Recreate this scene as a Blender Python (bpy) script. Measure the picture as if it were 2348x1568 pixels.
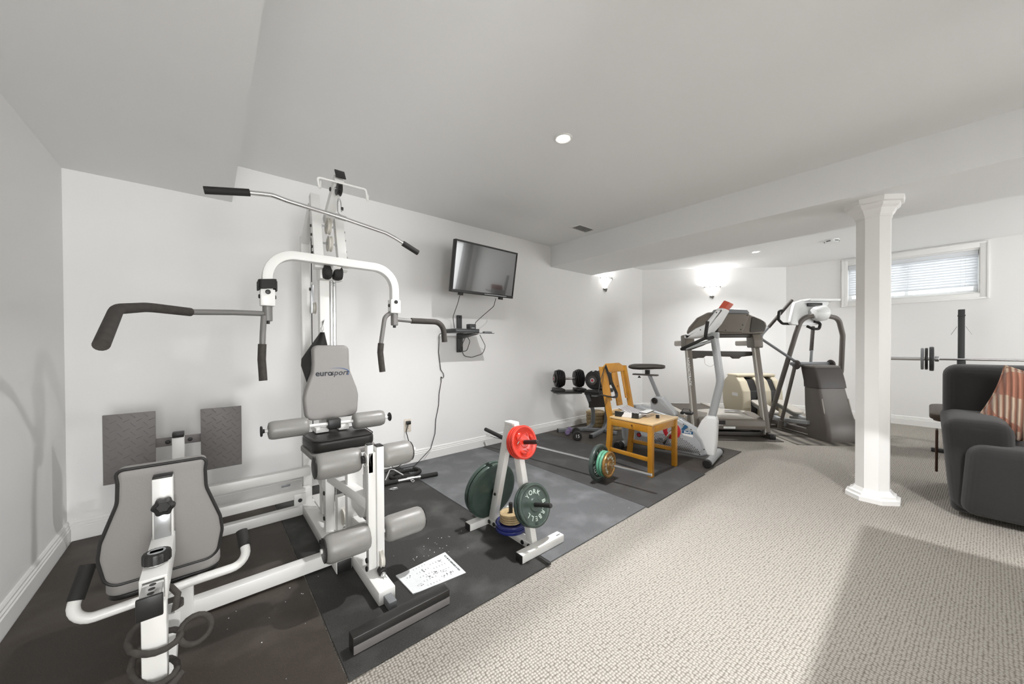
import bpy, bmesh, math, random
from mathutils import Vector, Matrix
random.seed(7)
PI = math.pi
S = bpy.context.scene
COL = S.collection
for o in list(bpy.data.objects):
    bpy.data.objects.remove(o)

# ------------------------------------------------------------------ camera
CAMH = 1.17
yaw, pit, rol = [math.radians(a) for a in (49.5209, -0.5147, -0.2605)]
Fw = Vector((math.cos(yaw) * math.cos(pit), math.sin(yaw) * math.cos(pit), math.sin(pit)))
Rt = Fw.cross(Vector((0, 0, 1))).normalized()
Up = Rt.cross(Fw)
R2 = Rt * math.cos(rol) + Up * math.sin(rol)
U2 = -Rt * math.sin(rol) + Up * math.cos(rol)
cd = bpy.data.cameras.new('camera')
cam = bpy.data.objects.new('camera', cd)
COL.objects.link(cam)
cam.matrix_world = Matrix(((R2.x, U2.x, -Fw.x, 0), (R2.y, U2.y, -Fw.y, 0), (R2.z, U2.z, -Fw.z, CAMH), (0, 0, 0, 1)))
cd.sensor_fit = 'HORIZONTAL'
cd.sensor_width = 36.0
cd.lens = 36.0 * 815.57 / 2348.0
cd.shift_y = 15.77 / 2348.0
cd.clip_start = 0.02
S.camera = cam

# ------------------------------------------------------------------ world + exposure
W = bpy.data.worlds.new('world'); S.world = W; W.use_nodes = True
bg = W.node_tree.nodes['Background']
bg.inputs[0].default_value = (0.90, 0.95, 1.0, 1); bg.inputs[1].default_value = 3.0
S.view_settings.view_transform = 'Standard'
S.view_settings.look = 'None'
S.view_settings.gamma = 1.0
S.view_settings.use_curve_mapping = False
S.view_settings.exposure = 0.82

# ------------------------------------------------------------------ room numbers
XL, YW, XR, YB = -0.655, 3.353, 7.68, -4.4      # left wall, long wall, window wall, wall behind the camera
HC, HS = 2.52, 2.24                              # ceiling, underside of soffit and beam
XS, XB1, XB2 = 0.142, 3.565, 4.473               # soffit edge, beam faces
MT = 0.008                                       # top of the rubber mats

# pot lamps of the ceiling, the last an unseen lamp added in the bar corner: (x, y, watts)
POTS_AND_ADDED = [(1.77, 1.55, 23), (6.07, 1.64, 14), (1.20, -1.30, 72)]
WARM = (0.985, 0.985, 1.0)
for i, (x, y, w) in enumerate(POTS_AND_ADDED):
    l = bpy.data.lights.new('pot_or_added_lamp', 'AREA'); l.shape = 'DISK'; l.size = 0.075; l.energy = w; l.spread = math.radians(135 if i < 2 else 170); l.color = WARM
    o = bpy.data.objects.new('pot_or_added_lamp', l); COL.objects.link(o); o.location = (x, y, HC - 0.012)

# daylight made up as soft fill, unseen, at the wall behind the camera: (centre x, width, watts)
ADDED_DOORS = [(.10, 1.3, 92), (6.1, 2.4, 62)]
for x, w, e in ADDED_DOORS:
    l = bpy.data.lights.new('added_fill', 'AREA'); l.shape = 'RECTANGLE'; l.size = w; l.size_y = 1.95; l.energy = e; l.color = (.97, .985, 1.0)
    o = bpy.data.objects.new('added_fill', l); COL.objects.link(o); o.location = (x, YB + .02, 1.06); o.rotation_euler = (math.radians(90), 0, 0)

# ------------------------------------------------------------------ materials
MATS = {}
def lin(c):
    return tuple((x / 12.92 if x <= .04045 else ((x + .055) / 1.055) ** 2.4) for x in c)
def mat(name, rgb, rough=.5, metal=0., bump=None, var=None, spec=None, emit=None, srgb=True, coat=0., sheen=0.):
    m = bpy.data.materials.new(name); m.use_nodes = True
    nt = m.node_tree; b = nt.nodes['Principled BSDF']
    c = lin([v / 255. for v in rgb]) if srgb else rgb
    b.inputs['Base Color'].default_value = (*c, 1)
    b.inputs['Roughness'].default_value = rough
    b.inputs['Metallic'].default_value = metal
    if spec is not None: b.inputs['Specular IOR Level'].default_value = spec
    if coat: b.inputs['Coat Weight'].default_value = coat
    if sheen: b.inputs['Sheen Weight'].default_value = sheen
    if emit:
        b.inputs['Emission Color'].default_value = (*emit[0], 1); b.inputs['Emission Strength'].default_value = emit[1]
    tc = nt.nodes.new('ShaderNodeTexCoord')
    if var:
        sc, amt, col2 = var
        n = nt.nodes.new('ShaderNodeTexNoise'); n.inputs['Scale'].default_value = sc; n.inputs['Detail'].default_value = 5
        nt.links.new(tc.outputs['Object'], n.inputs['Vector'])
        r = nt.nodes.new('ShaderNodeValToRGB')
        r.color_ramp.elements[0].position = .35; r.color_ramp.elements[1].position = .7
        c2 = lin([v / 255. for v in col2])
        r.color_ramp.elements[0].color = (*c, 1)
        r.color_ramp.elements[1].color = (*[c[i] * (1 - amt) + c2[i] * amt for i in range(3)], 1)
        nt.links.new(n.outputs['Fac'], r.inputs['Fac']); nt.links.new(r.outputs['Color'], b.inputs['Base Color'])
    if bump:
        sc, st = bump
        n = nt.nodes.new('ShaderNodeTexNoise'); n.inputs['Scale'].default_value = sc; n.inputs['Detail'].default_value = 3
        nt.links.new(tc.outputs['Object'], n.inputs['Vector'])
        bp = nt.nodes.new('ShaderNodeBump'); bp.inputs['Strength'].default_value = st; bp.inputs['Distance'].default_value = .004
        nt.links.new(n.outputs['Fac'], bp.inputs['Height']); nt.links.new(bp.outputs['Normal'], b.inputs['Normal'])
    MATS[name] = m
    return m
mat('wall', (238, 237, 235), .85, bump=(260, .06))
mat('ceiling', (242, 242, 241), .9, bump=(300, .10))
mat('trim', (240, 239, 236), .45)
mat('white_steel', (232, 231, 227), .32, bump=(30, .03))
mat('white_plastic', (232, 233, 232), .35)
mat('black_plastic', (30, 29, 28), .42)
mat('black_rubber', (34, 33, 31), .75, bump=(220, .15))
mat('foam', (58, 54, 50), .85, bump=(400, .25), var=(40, .5, (78, 73, 68)))
mat('grey_vinyl', (142, 139, 136), .48, bump=(160, .10))
mat('roller_vinyl', (138, 136, 132), .38, bump=(55, .16))
mat('black_vinyl', (38, 36, 34), .35, bump=(120, .08))
mat('piping', (36, 34, 33), .5)
mat('arm_grey', (118, 116, 113), .38)
mat('chrome', (225, 225, 225), .12, 1.0)
mat('steel', (190, 192, 194), .28, 1.0)
mat('plate_grey', (112, 108, 106), .55, bump=(80, .05))
mat('cable', (22, 22, 22), .5)
mat('pulley', (214, 210, 200), .45)
mat('red_paint', (214, 52, 34), .28, coat=.3)
mat('dark_green', (58, 74, 66), .33, coat=.2, var=(25, .4, (40, 48, 44)))
mat('mint_green', (104, 168, 138), .35)
mat('grey_green', (74, 84, 80), .33, var=(30, .4, (44, 50, 48)))
mat('gold', (178, 138, 82), .33, .55, var=(60, .5, (120, 88, 50)))
mat('blue_paint', (40, 48, 112), .22, coat=.4)
mat('tan_plate', (186, 164, 124), .5, var=(35, .6, (128, 104, 70)))
mat('letter', (196, 208, 198), .5)
mat('pine', (190, 134, 36), .36, var=(6, .6, (160, 102, 18)), coat=.25)
mat('pine_seat', (222, 190, 142), .3, coat=.2)
mat('knot', (96, 56, 20), .5)
mat('silver', (172, 175, 176), .34, .2)
mat('silver_dark', (128, 130, 132), .4, .1)
mat('bike_grey', (168, 170, 172), .42)
mat('tread_grey', (116, 109, 100), .45)
mat('tread_dark', (70, 66, 61), .5)
mat('tread_light', (186, 181, 172), .5)
mat('belt', (92, 86, 78), .7, bump=(200, .1))
mat('ell_grey', (104, 98, 92), .42)
mat('ell_dark', (70, 65, 62), .5)
mat('ell_tan', (206, 196, 172), .45)
mat('red_flap', (206, 88, 60), .4)
mat('label_white', (236, 236, 234), .5)
mat('label_blue', (42, 92, 128), .5)
mat('label_dark', (32, 26, 26), .5)
mat('label_red', (178, 34, 44), .5)
mat('screen', (12, 12, 13), .13, spec=1.0, coat=1.0)
mat('outlet', (222, 212, 198), .4)
mat('paper', (228, 230, 230), .7, var=(60, .25, (200, 206, 208)))
mat('print', (70, 74, 76), .7)
mat('ink', (36, 40, 48), .6)
mat('logo_blue', (40, 84, 138), .5)
mat('sofa', (30, 28, 27), .85, bump=(700, .5), sheen=.25)
mat('bench_vinyl', (72, 58, 48), .5)
mat('post_black', (56, 57, 57), .5)
mat('purple', (132, 116, 152), .55)
mat('crumb', (240, 240, 238), .8)
mat('glow', (255, 250, 240), .5, emit=((1, .97, .93), 10))
mat('shade', (250, 248, 244), .4, emit=((1, .97, .93), 1.6))
mat('lead', (120, 118, 112), .45, .3)
mat('wood_dark', (84, 58, 42), .45)
mat('vent_dark', (70, 70, 70), .7)
mat('sill_stone', (226, 224, 220), .5)

def slat_mat():
    m = bpy.data.materials.new('slat'); m.use_nodes = True; nt = m.node_tree
    for n in list(nt.nodes): nt.nodes.remove(n)
    o = nt.nodes.new('ShaderNodeOutputMaterial'); d = nt.nodes.new('ShaderNodeBsdfDiffuse'); t = nt.nodes.new('ShaderNodeBsdfTranslucent'); mx = nt.nodes.new('ShaderNodeMixShader')
    d.inputs[0].default_value = (.86, .87, .88, 1); t.inputs[0].default_value = (.88, .89, .90, 1); mx.inputs[0].default_value = .35
    nt.links.new(d.outputs[0], mx.inputs[1]); nt.links.new(t.outputs[0], mx.inputs[2]); nt.links.new(mx.outputs[0], o.inputs[0])
    MATS['slat'] = m
slat_mat()
def glass_mat():
    m = bpy.data.materials.new('glass'); m.use_nodes = True
    b = m.node_tree.nodes['Principled BSDF']
    b.inputs['Base Color'].default_value = (1, 1, 1, 1); b.inputs['Roughness'].default_value = .02
    b.inputs['Transmission Weight'].default_value = 1.0; b.inputs['IOR'].default_value = 1.05
    MATS['glass'] = m
glass_mat()

def carpet_mat():
    m = bpy.data.materials.new('carpet'); m.use_nodes = True
    nt = m.node_tree; b = nt.nodes['Principled BSDF']; b.inputs['Roughness'].default_value = .95
    b.inputs['Specular IOR Level'].default_value = .1
    tc = nt.nodes.new('ShaderNodeTexCoord')
    mp = nt.nodes.new('ShaderNodeMapping'); mp.inputs['Rotation'].default_value = (0, 0, math.radians(4))
    nt.links.new(tc.outputs['Object'], mp.inputs['Vector'])
    nz = nt.nodes.new('ShaderNodeTexNoise'); nz.inputs['Scale'].default_value = 60; nz.inputs['Detail'].default_value = 2
    nt.links.new(mp.outputs['Vector'], nz.inputs['Vector'])
    mx = nt.nodes.new('ShaderNodeMix'); mx.data_type = 'VECTOR'; mx.inputs['Factor'].default_value = .004
    nt.links.new(mp.outputs['Vector'], mx.inputs['A']); nt.links.new(nz.outputs['Color'], mx.inputs['B'])
    vo = nt.nodes.new('ShaderNodeTexVoronoi'); vo.inputs['Scale'].default_value = 88; vo.inputs['Randomness'].default_value = .35
    nt.links.new(mx.outputs['Result'], vo.inputs['Vector'])
    r = nt.nodes.new('ShaderNodeValToRGB')
    r.color_ramp.elements[0].position = .25; r.color_ramp.elements[0].color = (*lin((.715, .695, .66)), 1)
    r.color_ramp.elements[1].position = .72; r.color_ramp.elements[1].color = (*lin((.46, .435, .40)), 1)
    nt.links.new(vo.outputs['Distance'], r.inputs['Fac'])
    n2 = nt.nodes.new('ShaderNodeTexNoise'); n2.inputs['Scale'].default_value = 1.3; n2.inputs['Detail'].default_value = 3
    nt.links.new(tc.outputs['Object'], n2.inputs['Vector'])
    mr = nt.nodes.new('ShaderNodeMapRange'); mr.inputs['To Min'].default_value = .92; mr.inputs['To Max'].default_value = 1.05
    nt.links.new(n2.outputs['Fac'], mr.inputs['Value'])
    ml = nt.nodes.new('ShaderNodeMix'); ml.data_type = 'RGBA'; ml.blend_type = 'MULTIPLY'; ml.inputs['Factor'].default_value = 1
    nt.links.new(r.outputs['Color'], ml.inputs['A']); nt.links.new(mr.outputs['Result'], ml.inputs['B'])
    nt.links.new(ml.outputs['Result'], b.inputs['Base Color'])
    iv = nt.nodes.new('ShaderNodeMath'); iv.operation = 'SUBTRACT'; iv.inputs[0].default_value = 1
    nt.links.new(vo.outputs['Distance'], iv.inputs[1])
    bp = nt.nodes.new('ShaderNodeBump'); bp.inputs['Strength'].default_value = .9; bp.inputs['Distance'].default_value = .006
    nt.links.new(iv.outputs['Value'], bp.inputs['Height']); nt.links.new(bp.outputs['Normal'], b.inputs['Normal'])
    MATS['carpet'] = m
carpet_mat()

def rubber_mat(name, rgb, dust, amt, rough=.62):
    """rubber tile: dark base, worn dusty patches and fine flecks"""
    m = bpy.data.materials.new(name); m.use_nodes = True
    nt = m.node_tree; b = nt.nodes['Principled BSDF']; b.inputs['Roughness'].default_value = rough
    b.inputs['Specular IOR Level'].default_value = .28
    tc = nt.nodes.new('ShaderNodeTexCoord')
    def noise(sc, det, lo, hi, dist=0):
        n = nt.nodes.new('ShaderNodeTexNoise'); n.inputs['Scale'].default_value = sc; n.inputs['Detail'].default_value = det
        n.inputs['Distortion'].default_value = dist
        nt.links.new(tc.outputs['Object'], n.inputs['Vector'])
        mr = nt.nodes.new('ShaderNodeMapRange'); mr.inputs['From Min'].default_value = lo; mr.inputs['From Max'].default_value = hi
        nt.links.new(n.outputs['Fac'], mr.inputs['Value']); return mr.outputs['Result'], n
    big, _ = noise(4.2, 9, .48, .82, .25); fine, nf = noise(260, 2, .5, .75)
    mu = nt.nodes.new('ShaderNodeMath'); mu.operation = 'MULTIPLY'; mu.inputs[1].default_value = amt
    nt.links.new(big, mu.inputs[0])
    mf = nt.nodes.new('ShaderNodeMath'); mf.operation = 'MULTIPLY'; mf.inputs[1].default_value = amt * .6
    nt.links.new(fine, mf.inputs[0])
    ad = nt.nodes.new('ShaderNodeMath'); ad.operation = 'ADD'; ad.use_clamp = True
    nt.links.new(mu.outputs[0], ad.inputs[0]); nt.links.new(mf.outputs[0], ad.inputs[1])
    mx = nt.nodes.new('ShaderNodeMix'); mx.data_type = 'RGBA'
    mx.inputs['A'].default_value = (*lin([v / 255 for v in rgb]), 1); mx.inputs['B'].default_value = (*lin([v / 255 for v in dust]), 1)
    nt.links.new(ad.outputs[0], mx.inputs['Factor']); nt.links.new(mx.outputs['Result'], b.inputs['Base Color'])
    bp = nt.nodes.new('ShaderNodeBump'); bp.inputs['Strength'].default_value = .25; bp.inputs['Distance'].default_value = .002
    nt.links.new(nf.outputs['Fac'], bp.inputs['Height']); nt.links.new(bp.outputs['Normal'], b.inputs['Normal'])
    MATS[name] = m
rubber_mat('rubber_brown', (62, 55, 49), (120, 112, 104), .35, .5)
rubber_mat('rubber_dark', (50, 49, 47), (112, 112, 110), .5)
rubber_mat('rubber_pale', (96, 97, 98), (150, 151, 153), .6)
rubber_mat('rubber_mid', (70, 69, 68), (112, 112, 113), .5)
rubber_mat('rubber_far', (70, 65, 60), (120, 114, 106), .4)

def stripe_mat(name, c1, c2, c3):
    """ribbed cushion cover: raised ribs in two tones that swap in large curved patches"""
    m = bpy.data.materials.new(name); m.use_nodes = True
    nt = m.node_tree; b = nt.nodes['Principled BSDF']; b.inputs['Roughness'].default_value = .9; b.inputs['Sheen Weight'].default_value = .4
    tc = nt.nodes.new('ShaderNodeTexCoord')
    wv = nt.nodes.new('ShaderNodeTexWave'); wv.bands_direction = 'Y'; wv.inputs['Scale'].default_value = 13.0; wv.inputs['Distortion'].default_value = .4
    nt.links.new(tc.outputs['Object'], wv.inputs['Vector'])
    ck = nt.nodes.new('ShaderNodeTexChecker'); ck.inputs['Scale'].default_value = 6.5
    nz = nt.nodes.new('ShaderNodeTexNoise'); nz.inputs['Scale'].default_value = 5
    nt.links.new(tc.outputs['Object'], nz.inputs['Vector'])
    mv = nt.nodes.new('ShaderNodeMix'); mv.data_type = 'VECTOR'; mv.inputs['Factor'].default_value = .25
    nt.links.new(tc.outputs['Object'], mv.inputs['A']); nt.links.new(nz.outputs['Color'], mv.inputs['B'])
    nt.links.new(mv.outputs['Result'], ck.inputs['Vector'])
    ck.inputs['Color1'].default_value = (*lin([v / 255 for v in c1]), 1); ck.inputs['Color2'].default_value = (*lin([v / 255 for v in c2]), 1)
    mx = nt.nodes.new('ShaderNodeMix'); mx.data_type = 'RGBA'; mx.inputs['A'].default_value = (*lin([v / 255 for v in c3]), 1)
    nt.links.new(wv.outputs['Fac'], mx.inputs['Factor']); nt.links.new(ck.outputs['Color'], mx.inputs['B'])
    nt.links.new(mx.outputs['Result'], b.inputs['Base Color'])
    bp = nt.nodes.new('ShaderNodeBump'); bp.inputs['Strength'].default_value = .8; bp.inputs['Distance'].default_value = .01
    nt.links.new(wv.outputs['Fac'], bp.inputs['Height']); nt.links.new(bp.outputs['Normal'], b.inputs['Normal'])
    MATS[name] = m
stripe_mat('cushion_cover', (196, 136, 112), (226, 204, 180), (150, 100, 80))

def zebra_mat():
    m = bpy.data.materials.new('zebra'); m.use_nodes = True
    nt = m.node_tree; b = nt.nodes['Principled BSDF']; b.inputs['Roughness'].default_value = .5
    tc = nt.nodes.new('ShaderNodeTexCoord')
    wv = nt.nodes.new('ShaderNodeTexWave'); wv.inputs['Scale'].default_value = 9; wv.inputs['Distortion'].default_value = 2.2; wv.inputs['Detail Scale'].default_value = .6
    nt.links.new(tc.outputs['Object'], wv.inputs['Vector'])
    r = nt.nodes.new('ShaderNodeValToRGB'); r.color_ramp.interpolation = 'CONSTANT'
    r.color_ramp.elements[0].color = (.02, .02, .02, 1); r.color_ramp.elements[1].color = (.8, .8, .8, 1); r.color_ramp.elements[1].position = .45
    nt.links.new(wv.outputs['Fac'], r.inputs['Fac']); nt.links.new(r.outputs['Color'], b.inputs['Base Color'])
    MATS['zebra'] = m
zebra_mat()

def wavy_mat():
    m = bpy.data.materials.new('wavy_mat'); m.use_nodes = True
    nt = m.node_tree; b = nt.nodes['Principled BSDF']; b.inputs['Roughness'].default_value = .7
    tc = nt.nodes.new('ShaderNodeTexCoord')
    wv = nt.nodes.new('ShaderNodeTexWave'); wv.inputs['Scale'].default_value = 2.2; wv.inputs['Distortion'].default_value = 3; wv.inputs['Detail'].default_value = 1
    nt.links.new(tc.outputs['Object'], wv.inputs['Vector'])
    r = nt.nodes.new('ShaderNodeValToRGB'); r.color_ramp.elements[0].color = (*lin((.27, .25, .23)), 1); r.color_ramp.elements[1].color = (*lin((.52, .50, .46)), 1)
    nt.links.new(wv.outputs['Fac'], r.inputs['Fac']); nt.links.new(r.outputs['Color'], b.inputs['Base Color'])
    MATS['wavy_mat'] = m
wavy_mat()

# ------------------------------------------------------------------ mesh helpers
def vec(p): return Vector(p)
def fillet(path, r, seg=6):
    P = [vec(p) for p in path]
    if len(P) < 3 or r <= 0: return P
    out = [P[0]]
    for i in range(1, len(P) - 1):
        a, b, c = P[i - 1], P[i], P[i + 1]
        d1, d2 = (a - b), (c - b); l1, l2 = d1.length, d2.length; d1.normalize(); d2.normalize()
        ang = d1.angle(d2)
        if ang > PI - .05: out.append(b); continue
        t = min(r / math.tan(ang / 2), l1 * .49, l2 * .49); rr = t * math.tan(ang / 2)
        bis = (d1 + d2).normalized(); c0 = b + bis * (rr / math.sin(ang / 2))
        s, e = b + d1 * t - c0, b + d2 * t - c0
        th = s.angle(e); ax = s.cross(e).normalized()
        for k in range(seg + 1): out.append(c0 + Matrix.Rotation(th * k / seg, 3, ax) @ s)
    out.append(P[-1])
    return out
def rpoly(pts, r, seg=5):
    """rounded closed 2-D outline; r is one radius or one per corner"""
    n = len(pts); out = []
    for i in range(n):
        a, b, c = Vector(pts[i - 1]), Vector(pts[i]), Vector(pts[(i + 1) % n])
        rr = r[i] if isinstance(r, (list, tuple)) else r
        d1, d2 = a - b, c - b; l1, l2 = d1.length, d2.length; d1.normalize(); d2.normalize()
        ang = d1.angle(d2)
        if rr <= 0 or ang > PI - .04: out.append(b); continue
        t = min(rr / math.tan(ang / 2), l1 * .49, l2 * .49); q = t * math.tan(ang / 2)
        c0 = b + (d1 + d2).normalized() * (q / math.sin(ang / 2))
        s, e = b + d1 * t - c0, b + d2 * t - c0
        a0 = math.atan2(s.y, s.x); da = math.atan2(e.y, e.x) - a0
        while da > PI: da -= 2 * PI
        while da < -PI: da += 2 * PI
        for k in range(seg + 1):
            th = a0 + da * k / seg; out.append(c0 + Vector((math.cos(th), math.sin(th))) * s.length)
    return [tuple(v) for v in out]
class B:
    def __init__(s): s.bm = bmesh.new()
    def _xf(s, verts, M):
        if M is not None: bmesh.ops.transform(s.bm, matrix=M, verts=verts)
    def box(s, x0, x1, y0, y1, z0, z1, bev=.003, seg=2, M=None):
        r = bmesh.ops.create_cube(s.bm, size=1)
        vs = r['verts']
        for v in vs:
            v.co = Vector(((x0 + x1) / 2 + v.co.x * (x1 - x0), (y0 + y1) / 2 + v.co.y * (y1 - y0), (z0 + z1) / 2 + v.co.z * (z1 - z0)))
        if bev > 0:
            bev = min(bev, .45 * min(abs(x1 - x0), abs(y1 - y0), abs(z1 - z0)))
            es = list({e for v in vs for e in v.link_edges})
            r = bmesh.ops.bevel(s.bm, geom=es, offset=bev, segments=seg, affect='EDGES', profile=.5)
            vs = list({v for f in r['faces'] for v in f.verts} | {v for v in vs if v.is_valid})
        s._xf(vs, M); return s
    def obox(s, c, size, ax=None, up=None, bev=.003, seg=2):
        """box with its long X axis along ax and Z near up"""
        ax = vec(ax).normalized() if ax else Vector((1, 0, 0)); up = vec(up) if up else Vector((0, 0, 1))
        y = up.cross(ax).normalized(); z = ax.cross(y)
        M = Matrix(((ax.x, y.x, z.x, c[0]), (ax.y, y.y, z.y, c[1]), (ax.z, y.z, z.z, c[2]), (0, 0, 0, 1)))
        return s.box(-size[0] / 2, size[0] / 2, -size[1] / 2, size[1] / 2, -size[2] / 2, size[2] / 2, bev, seg, M)
    def beam(s, p0, p1, w, h, up=(0, 0, 1), bev=.004):
        p0, p1 = vec(p0), vec(p1)
        return s.obox((p0 + p1) / 2, ((p1 - p0).length, w, h), (p1 - p0), up, bev)
    def rings(s, loops, closed=True, caps=True, cyclic=False):
        vl = [[s.bm.verts.new(p) for p in L] for L in loops]
        m = len(vl[0]); k = len(vl)
        for i in range(k if cyclic else k - 1):
            a, b = vl[i], vl[(i + 1) % k]
            for j in range(m if closed else m - 1):
                s.bm.faces.new((a[j], a[(j + 1) % m], b[(j + 1) % m], b[j]))
        if caps and not cyclic:
            s.bm.faces.new(list(reversed(vl[0]))); s.bm.faces.new(vl[-1])
        return s
    def sweep(s, pts, secs, up=None, cyclic=False):
        """sec: list of (a,b) points, or a function of index giving one"""
        P = [vec(p) for p in pts]; n = len(P); T = []
        for i in range(n):
            if cyclic: t = (P[(i + 1) % n] - P[i - 1])
            else: t = P[min(i + 1, n - 1)] - P[max(i - 1, 0)]
            T.append(t.normalized())
        u = vec(up) if up else (Vector((0, 0, 1)) if abs(T[0].z) < .9 else Vector((1, 0, 0)))
        nn = (u - T[0] * u.dot(T[0])).normalized(); loops = []
        for i in range(n):
            if i:
                q = T[i - 1].rotation_difference(T[i]); nn = (q @ nn); nn = (nn - T[i] * nn.dot(T[i])).normalized()
            bb = T[i].cross(nn); sec = secs(i) if callable(secs) else secs
            loops.append([P[i] + nn * a + bb * b for a, b in sec])
        return s.rings(loops, cyclic=cyclic)
    def tube(s, pts, r, n=12, fil=0, seg=6, cyclic=False):
        P = fillet(pts, fil, seg) if fil else [vec(p) for p in pts]
        circ = lambda q: [(q * math.cos(2 * PI * k / n), q * math.sin(2 * PI * k / n)) for k in range(n)]
        if isinstance(r, (list, tuple)): return s.sweep(P, lambda i: circ(r[i]), cyclic=cyclic)
        c = circ(r); return s.sweep(P, c, cyclic=cyclic)
    def rtube(s, pts, w, h, fil=0, up=(0, 1, 0), rad=.006, seg=8):
        P = fillet(pts, fil, seg) if fil else pts
        sec = rpoly([(-w / 2, -h / 2), (w / 2, -h / 2), (w / 2, h / 2), (-w / 2, h / 2)], rad, 2)
        return s.sweep(P, sec, up=up)
    def lathe(s, prof, o=(0, 0, 0), ax=(0, 0, 1), n=24, ref=None):
        """prof: (radius, height) pairs along ax"""
        ax = vec(ax).normalized(); o = vec(o)
        r = vec(ref) if ref else (Vector((1, 0, 0)) if abs(ax.x) < .9 else Vector((0, 1, 0)))
        u = (r - ax * r.dot(ax)).normalized(); v = ax.cross(u)
        L = [[o + ax * h + (u * math.cos(2 * PI * k / n) + v * math.sin(2 * PI * k / n)) * max(q, 1e-4) for k in range(n)] for q, h in prof]
        return s.rings(L)
    def cyl(s, p0, p1, r, n=16, bev=.002):
        p0, p1 = vec(p0), vec(p1); h = (p1 - p0).length; bev = min(bev, r * .4, h * .4)
        return s.lathe([(r - bev, 0), (r, bev), (r, h - bev), (r - bev, h)], p0, p1 - p0, n)
    def slab(s, outline, fn, w0, w1, rad=.004, seg=3):
        """outline (u,v) extruded from w0 to w1 with rounded rims; fn maps (u,v,w) to 3-D"""
        n = len(outline); P = [Vector(p) for p in outline]
        area = sum(P[i - 1].x * P[i].y - P[i].x * P[i - 1].y for i in range(n))
        sg = 1 if area > 0 else -1; N = []
        for i in range(n):
            t = (P[(i + 1) % n] - P[i - 1]); t = t.normalized() if t.length > 1e-9 else Vector((1, 0)); N.append(Vector((t.y, -t.x)) * sg)
        if w1 < w0: w0, w1 = w1, w0
        rad = min(rad, (w1 - w0) * .49); prof = []
        for k in range(seg + 1):
            a = PI / 2 * k / seg; prof.append((rad * (1 - math.sin(a)), w0 + rad * (1 - math.cos(a))))
        for k in range(seg + 1):
            a = PI / 2 * k / seg; prof.append((rad * (1 - math.cos(a)), w1 - rad * (1 - math.sin(a))))
        if rad <= 0: prof = [(0, w0), (0, w1)]
        L = [[vec(fn(P[i].x - N[i].x * d, P[i].y - N[i].y * d, w)) for i in range(n)] for d, w in prof]
        return s.rings(L)
    def ball(s, c, r, sc=(1, 1, 1), u=16, v=10):
        q = bmesh.ops.create_uvsphere(s.bm, u_segments=u, v_segments=v, radius=r)
        for k in q['verts']: k.co = Vector((k.co.x * sc[0] + c[0], k.co.y * sc[1] + c[1], k.co.z * sc[2] + c[2]))
        return s
    def o(s, name, m, parent=None, world=False, sharp=38):
        bmesh.ops.recalc_face_normals(s.bm, faces=s.bm.faces[:])
        if parent is not None and world: bmesh.ops.transform(s.bm, matrix=WM[parent].inverted(), verts=s.bm.verts[:])
        me = bpy.data.meshes.new(name); s.bm.to_mesh(me); s.bm.free()
        me.polygons.foreach_set('use_smooth', [True] * len(me.polygons)); me.set_sharp_from_angle(angle=math.radians(sharp))
        return link(name, me, m, parent)
WM = {}
def link(name, me, m, parent=None):
    o = bpy.data.objects.new(name, me); COL.objects.link(o)
    if m and not me.materials: me.materials.append(MATS[m])
    if parent is not None: o.parent = parent; WM[o] = WM[parent].copy()
    else: WM[o] = Matrix.Identity(4)
    return o
def tag(o, label, cat, group=None, kind=None):
    if label: o['label'] = label
    if cat: o['category'] = cat
    if group: o['group'] = group
    if kind: o['kind'] = kind
    return o
def thing(name, label, cat, loc=(0, 0, 0), rz=0, group=None):
    o = bpy.data.objects.new(name, None); COL.objects.link(o); o.location = loc; o.rotation_euler = (0, 0, rz)
    o.empty_display_size = .1
    WM[o] = Matrix.Translation(loc) @ Matrix.Rotation(rz, 4, 'Z')
    return tag(o, label, cat, group)
def struct(o, label=None):
    o['kind'] = 'structure'
    if label: o['label'] = label
    return o
def recenter(o):
    """put a one-mesh thing's origin at the middle of its base"""
    vs = [v.co for v in o.data.vertices]
    c = Vector(((min(v.x for v in vs) + max(v.x for v in vs)) / 2, (min(v.y for v in vs) + max(v.y for v in vs)) / 2, min(v.z for v in vs)))
    o.data.transform(Matrix.Translation(-c)); o.location = c; WM[o] = Matrix.Translation(c)
    return o
def text(name, body, size, m, parent, org, right, up, world=True, shear=0, bold=0, ext=.0006, align='CENTER', space=1.0):
    cu = bpy.data.curves.new('t', 'FONT'); cu.body = body; cu.size = size; cu.shear = shear; cu.offset = bold; cu.extrude = ext
    cu.align_x = align; cu.align_y = 'CENTER'; cu.space_character = space; cu.resolution_u = 3
    t = bpy.data.objects.new('t', cu); COL.objects.link(t)
    me = bpy.data.meshes.new_from_object(t); bpy.data.objects.remove(t); bpy.data.curves.remove(cu)
    r = vec(right).normalized(); u = vec(up); u = (u - r * u.dot(r)).normalized(); n = r.cross(u)
    M = Matrix(((r.x, u.x, n.x, org[0]), (r.y, u.y, n.y, org[1]), (r.z, u.z, n.z, org[2]), (0, 0, 0, 1)))
    if world and parent is not None: M = WM[parent].inverted() @ M
    me.transform(M); me.name = name; me.materials.clear()
    return link(name, me, m, parent)

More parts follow.
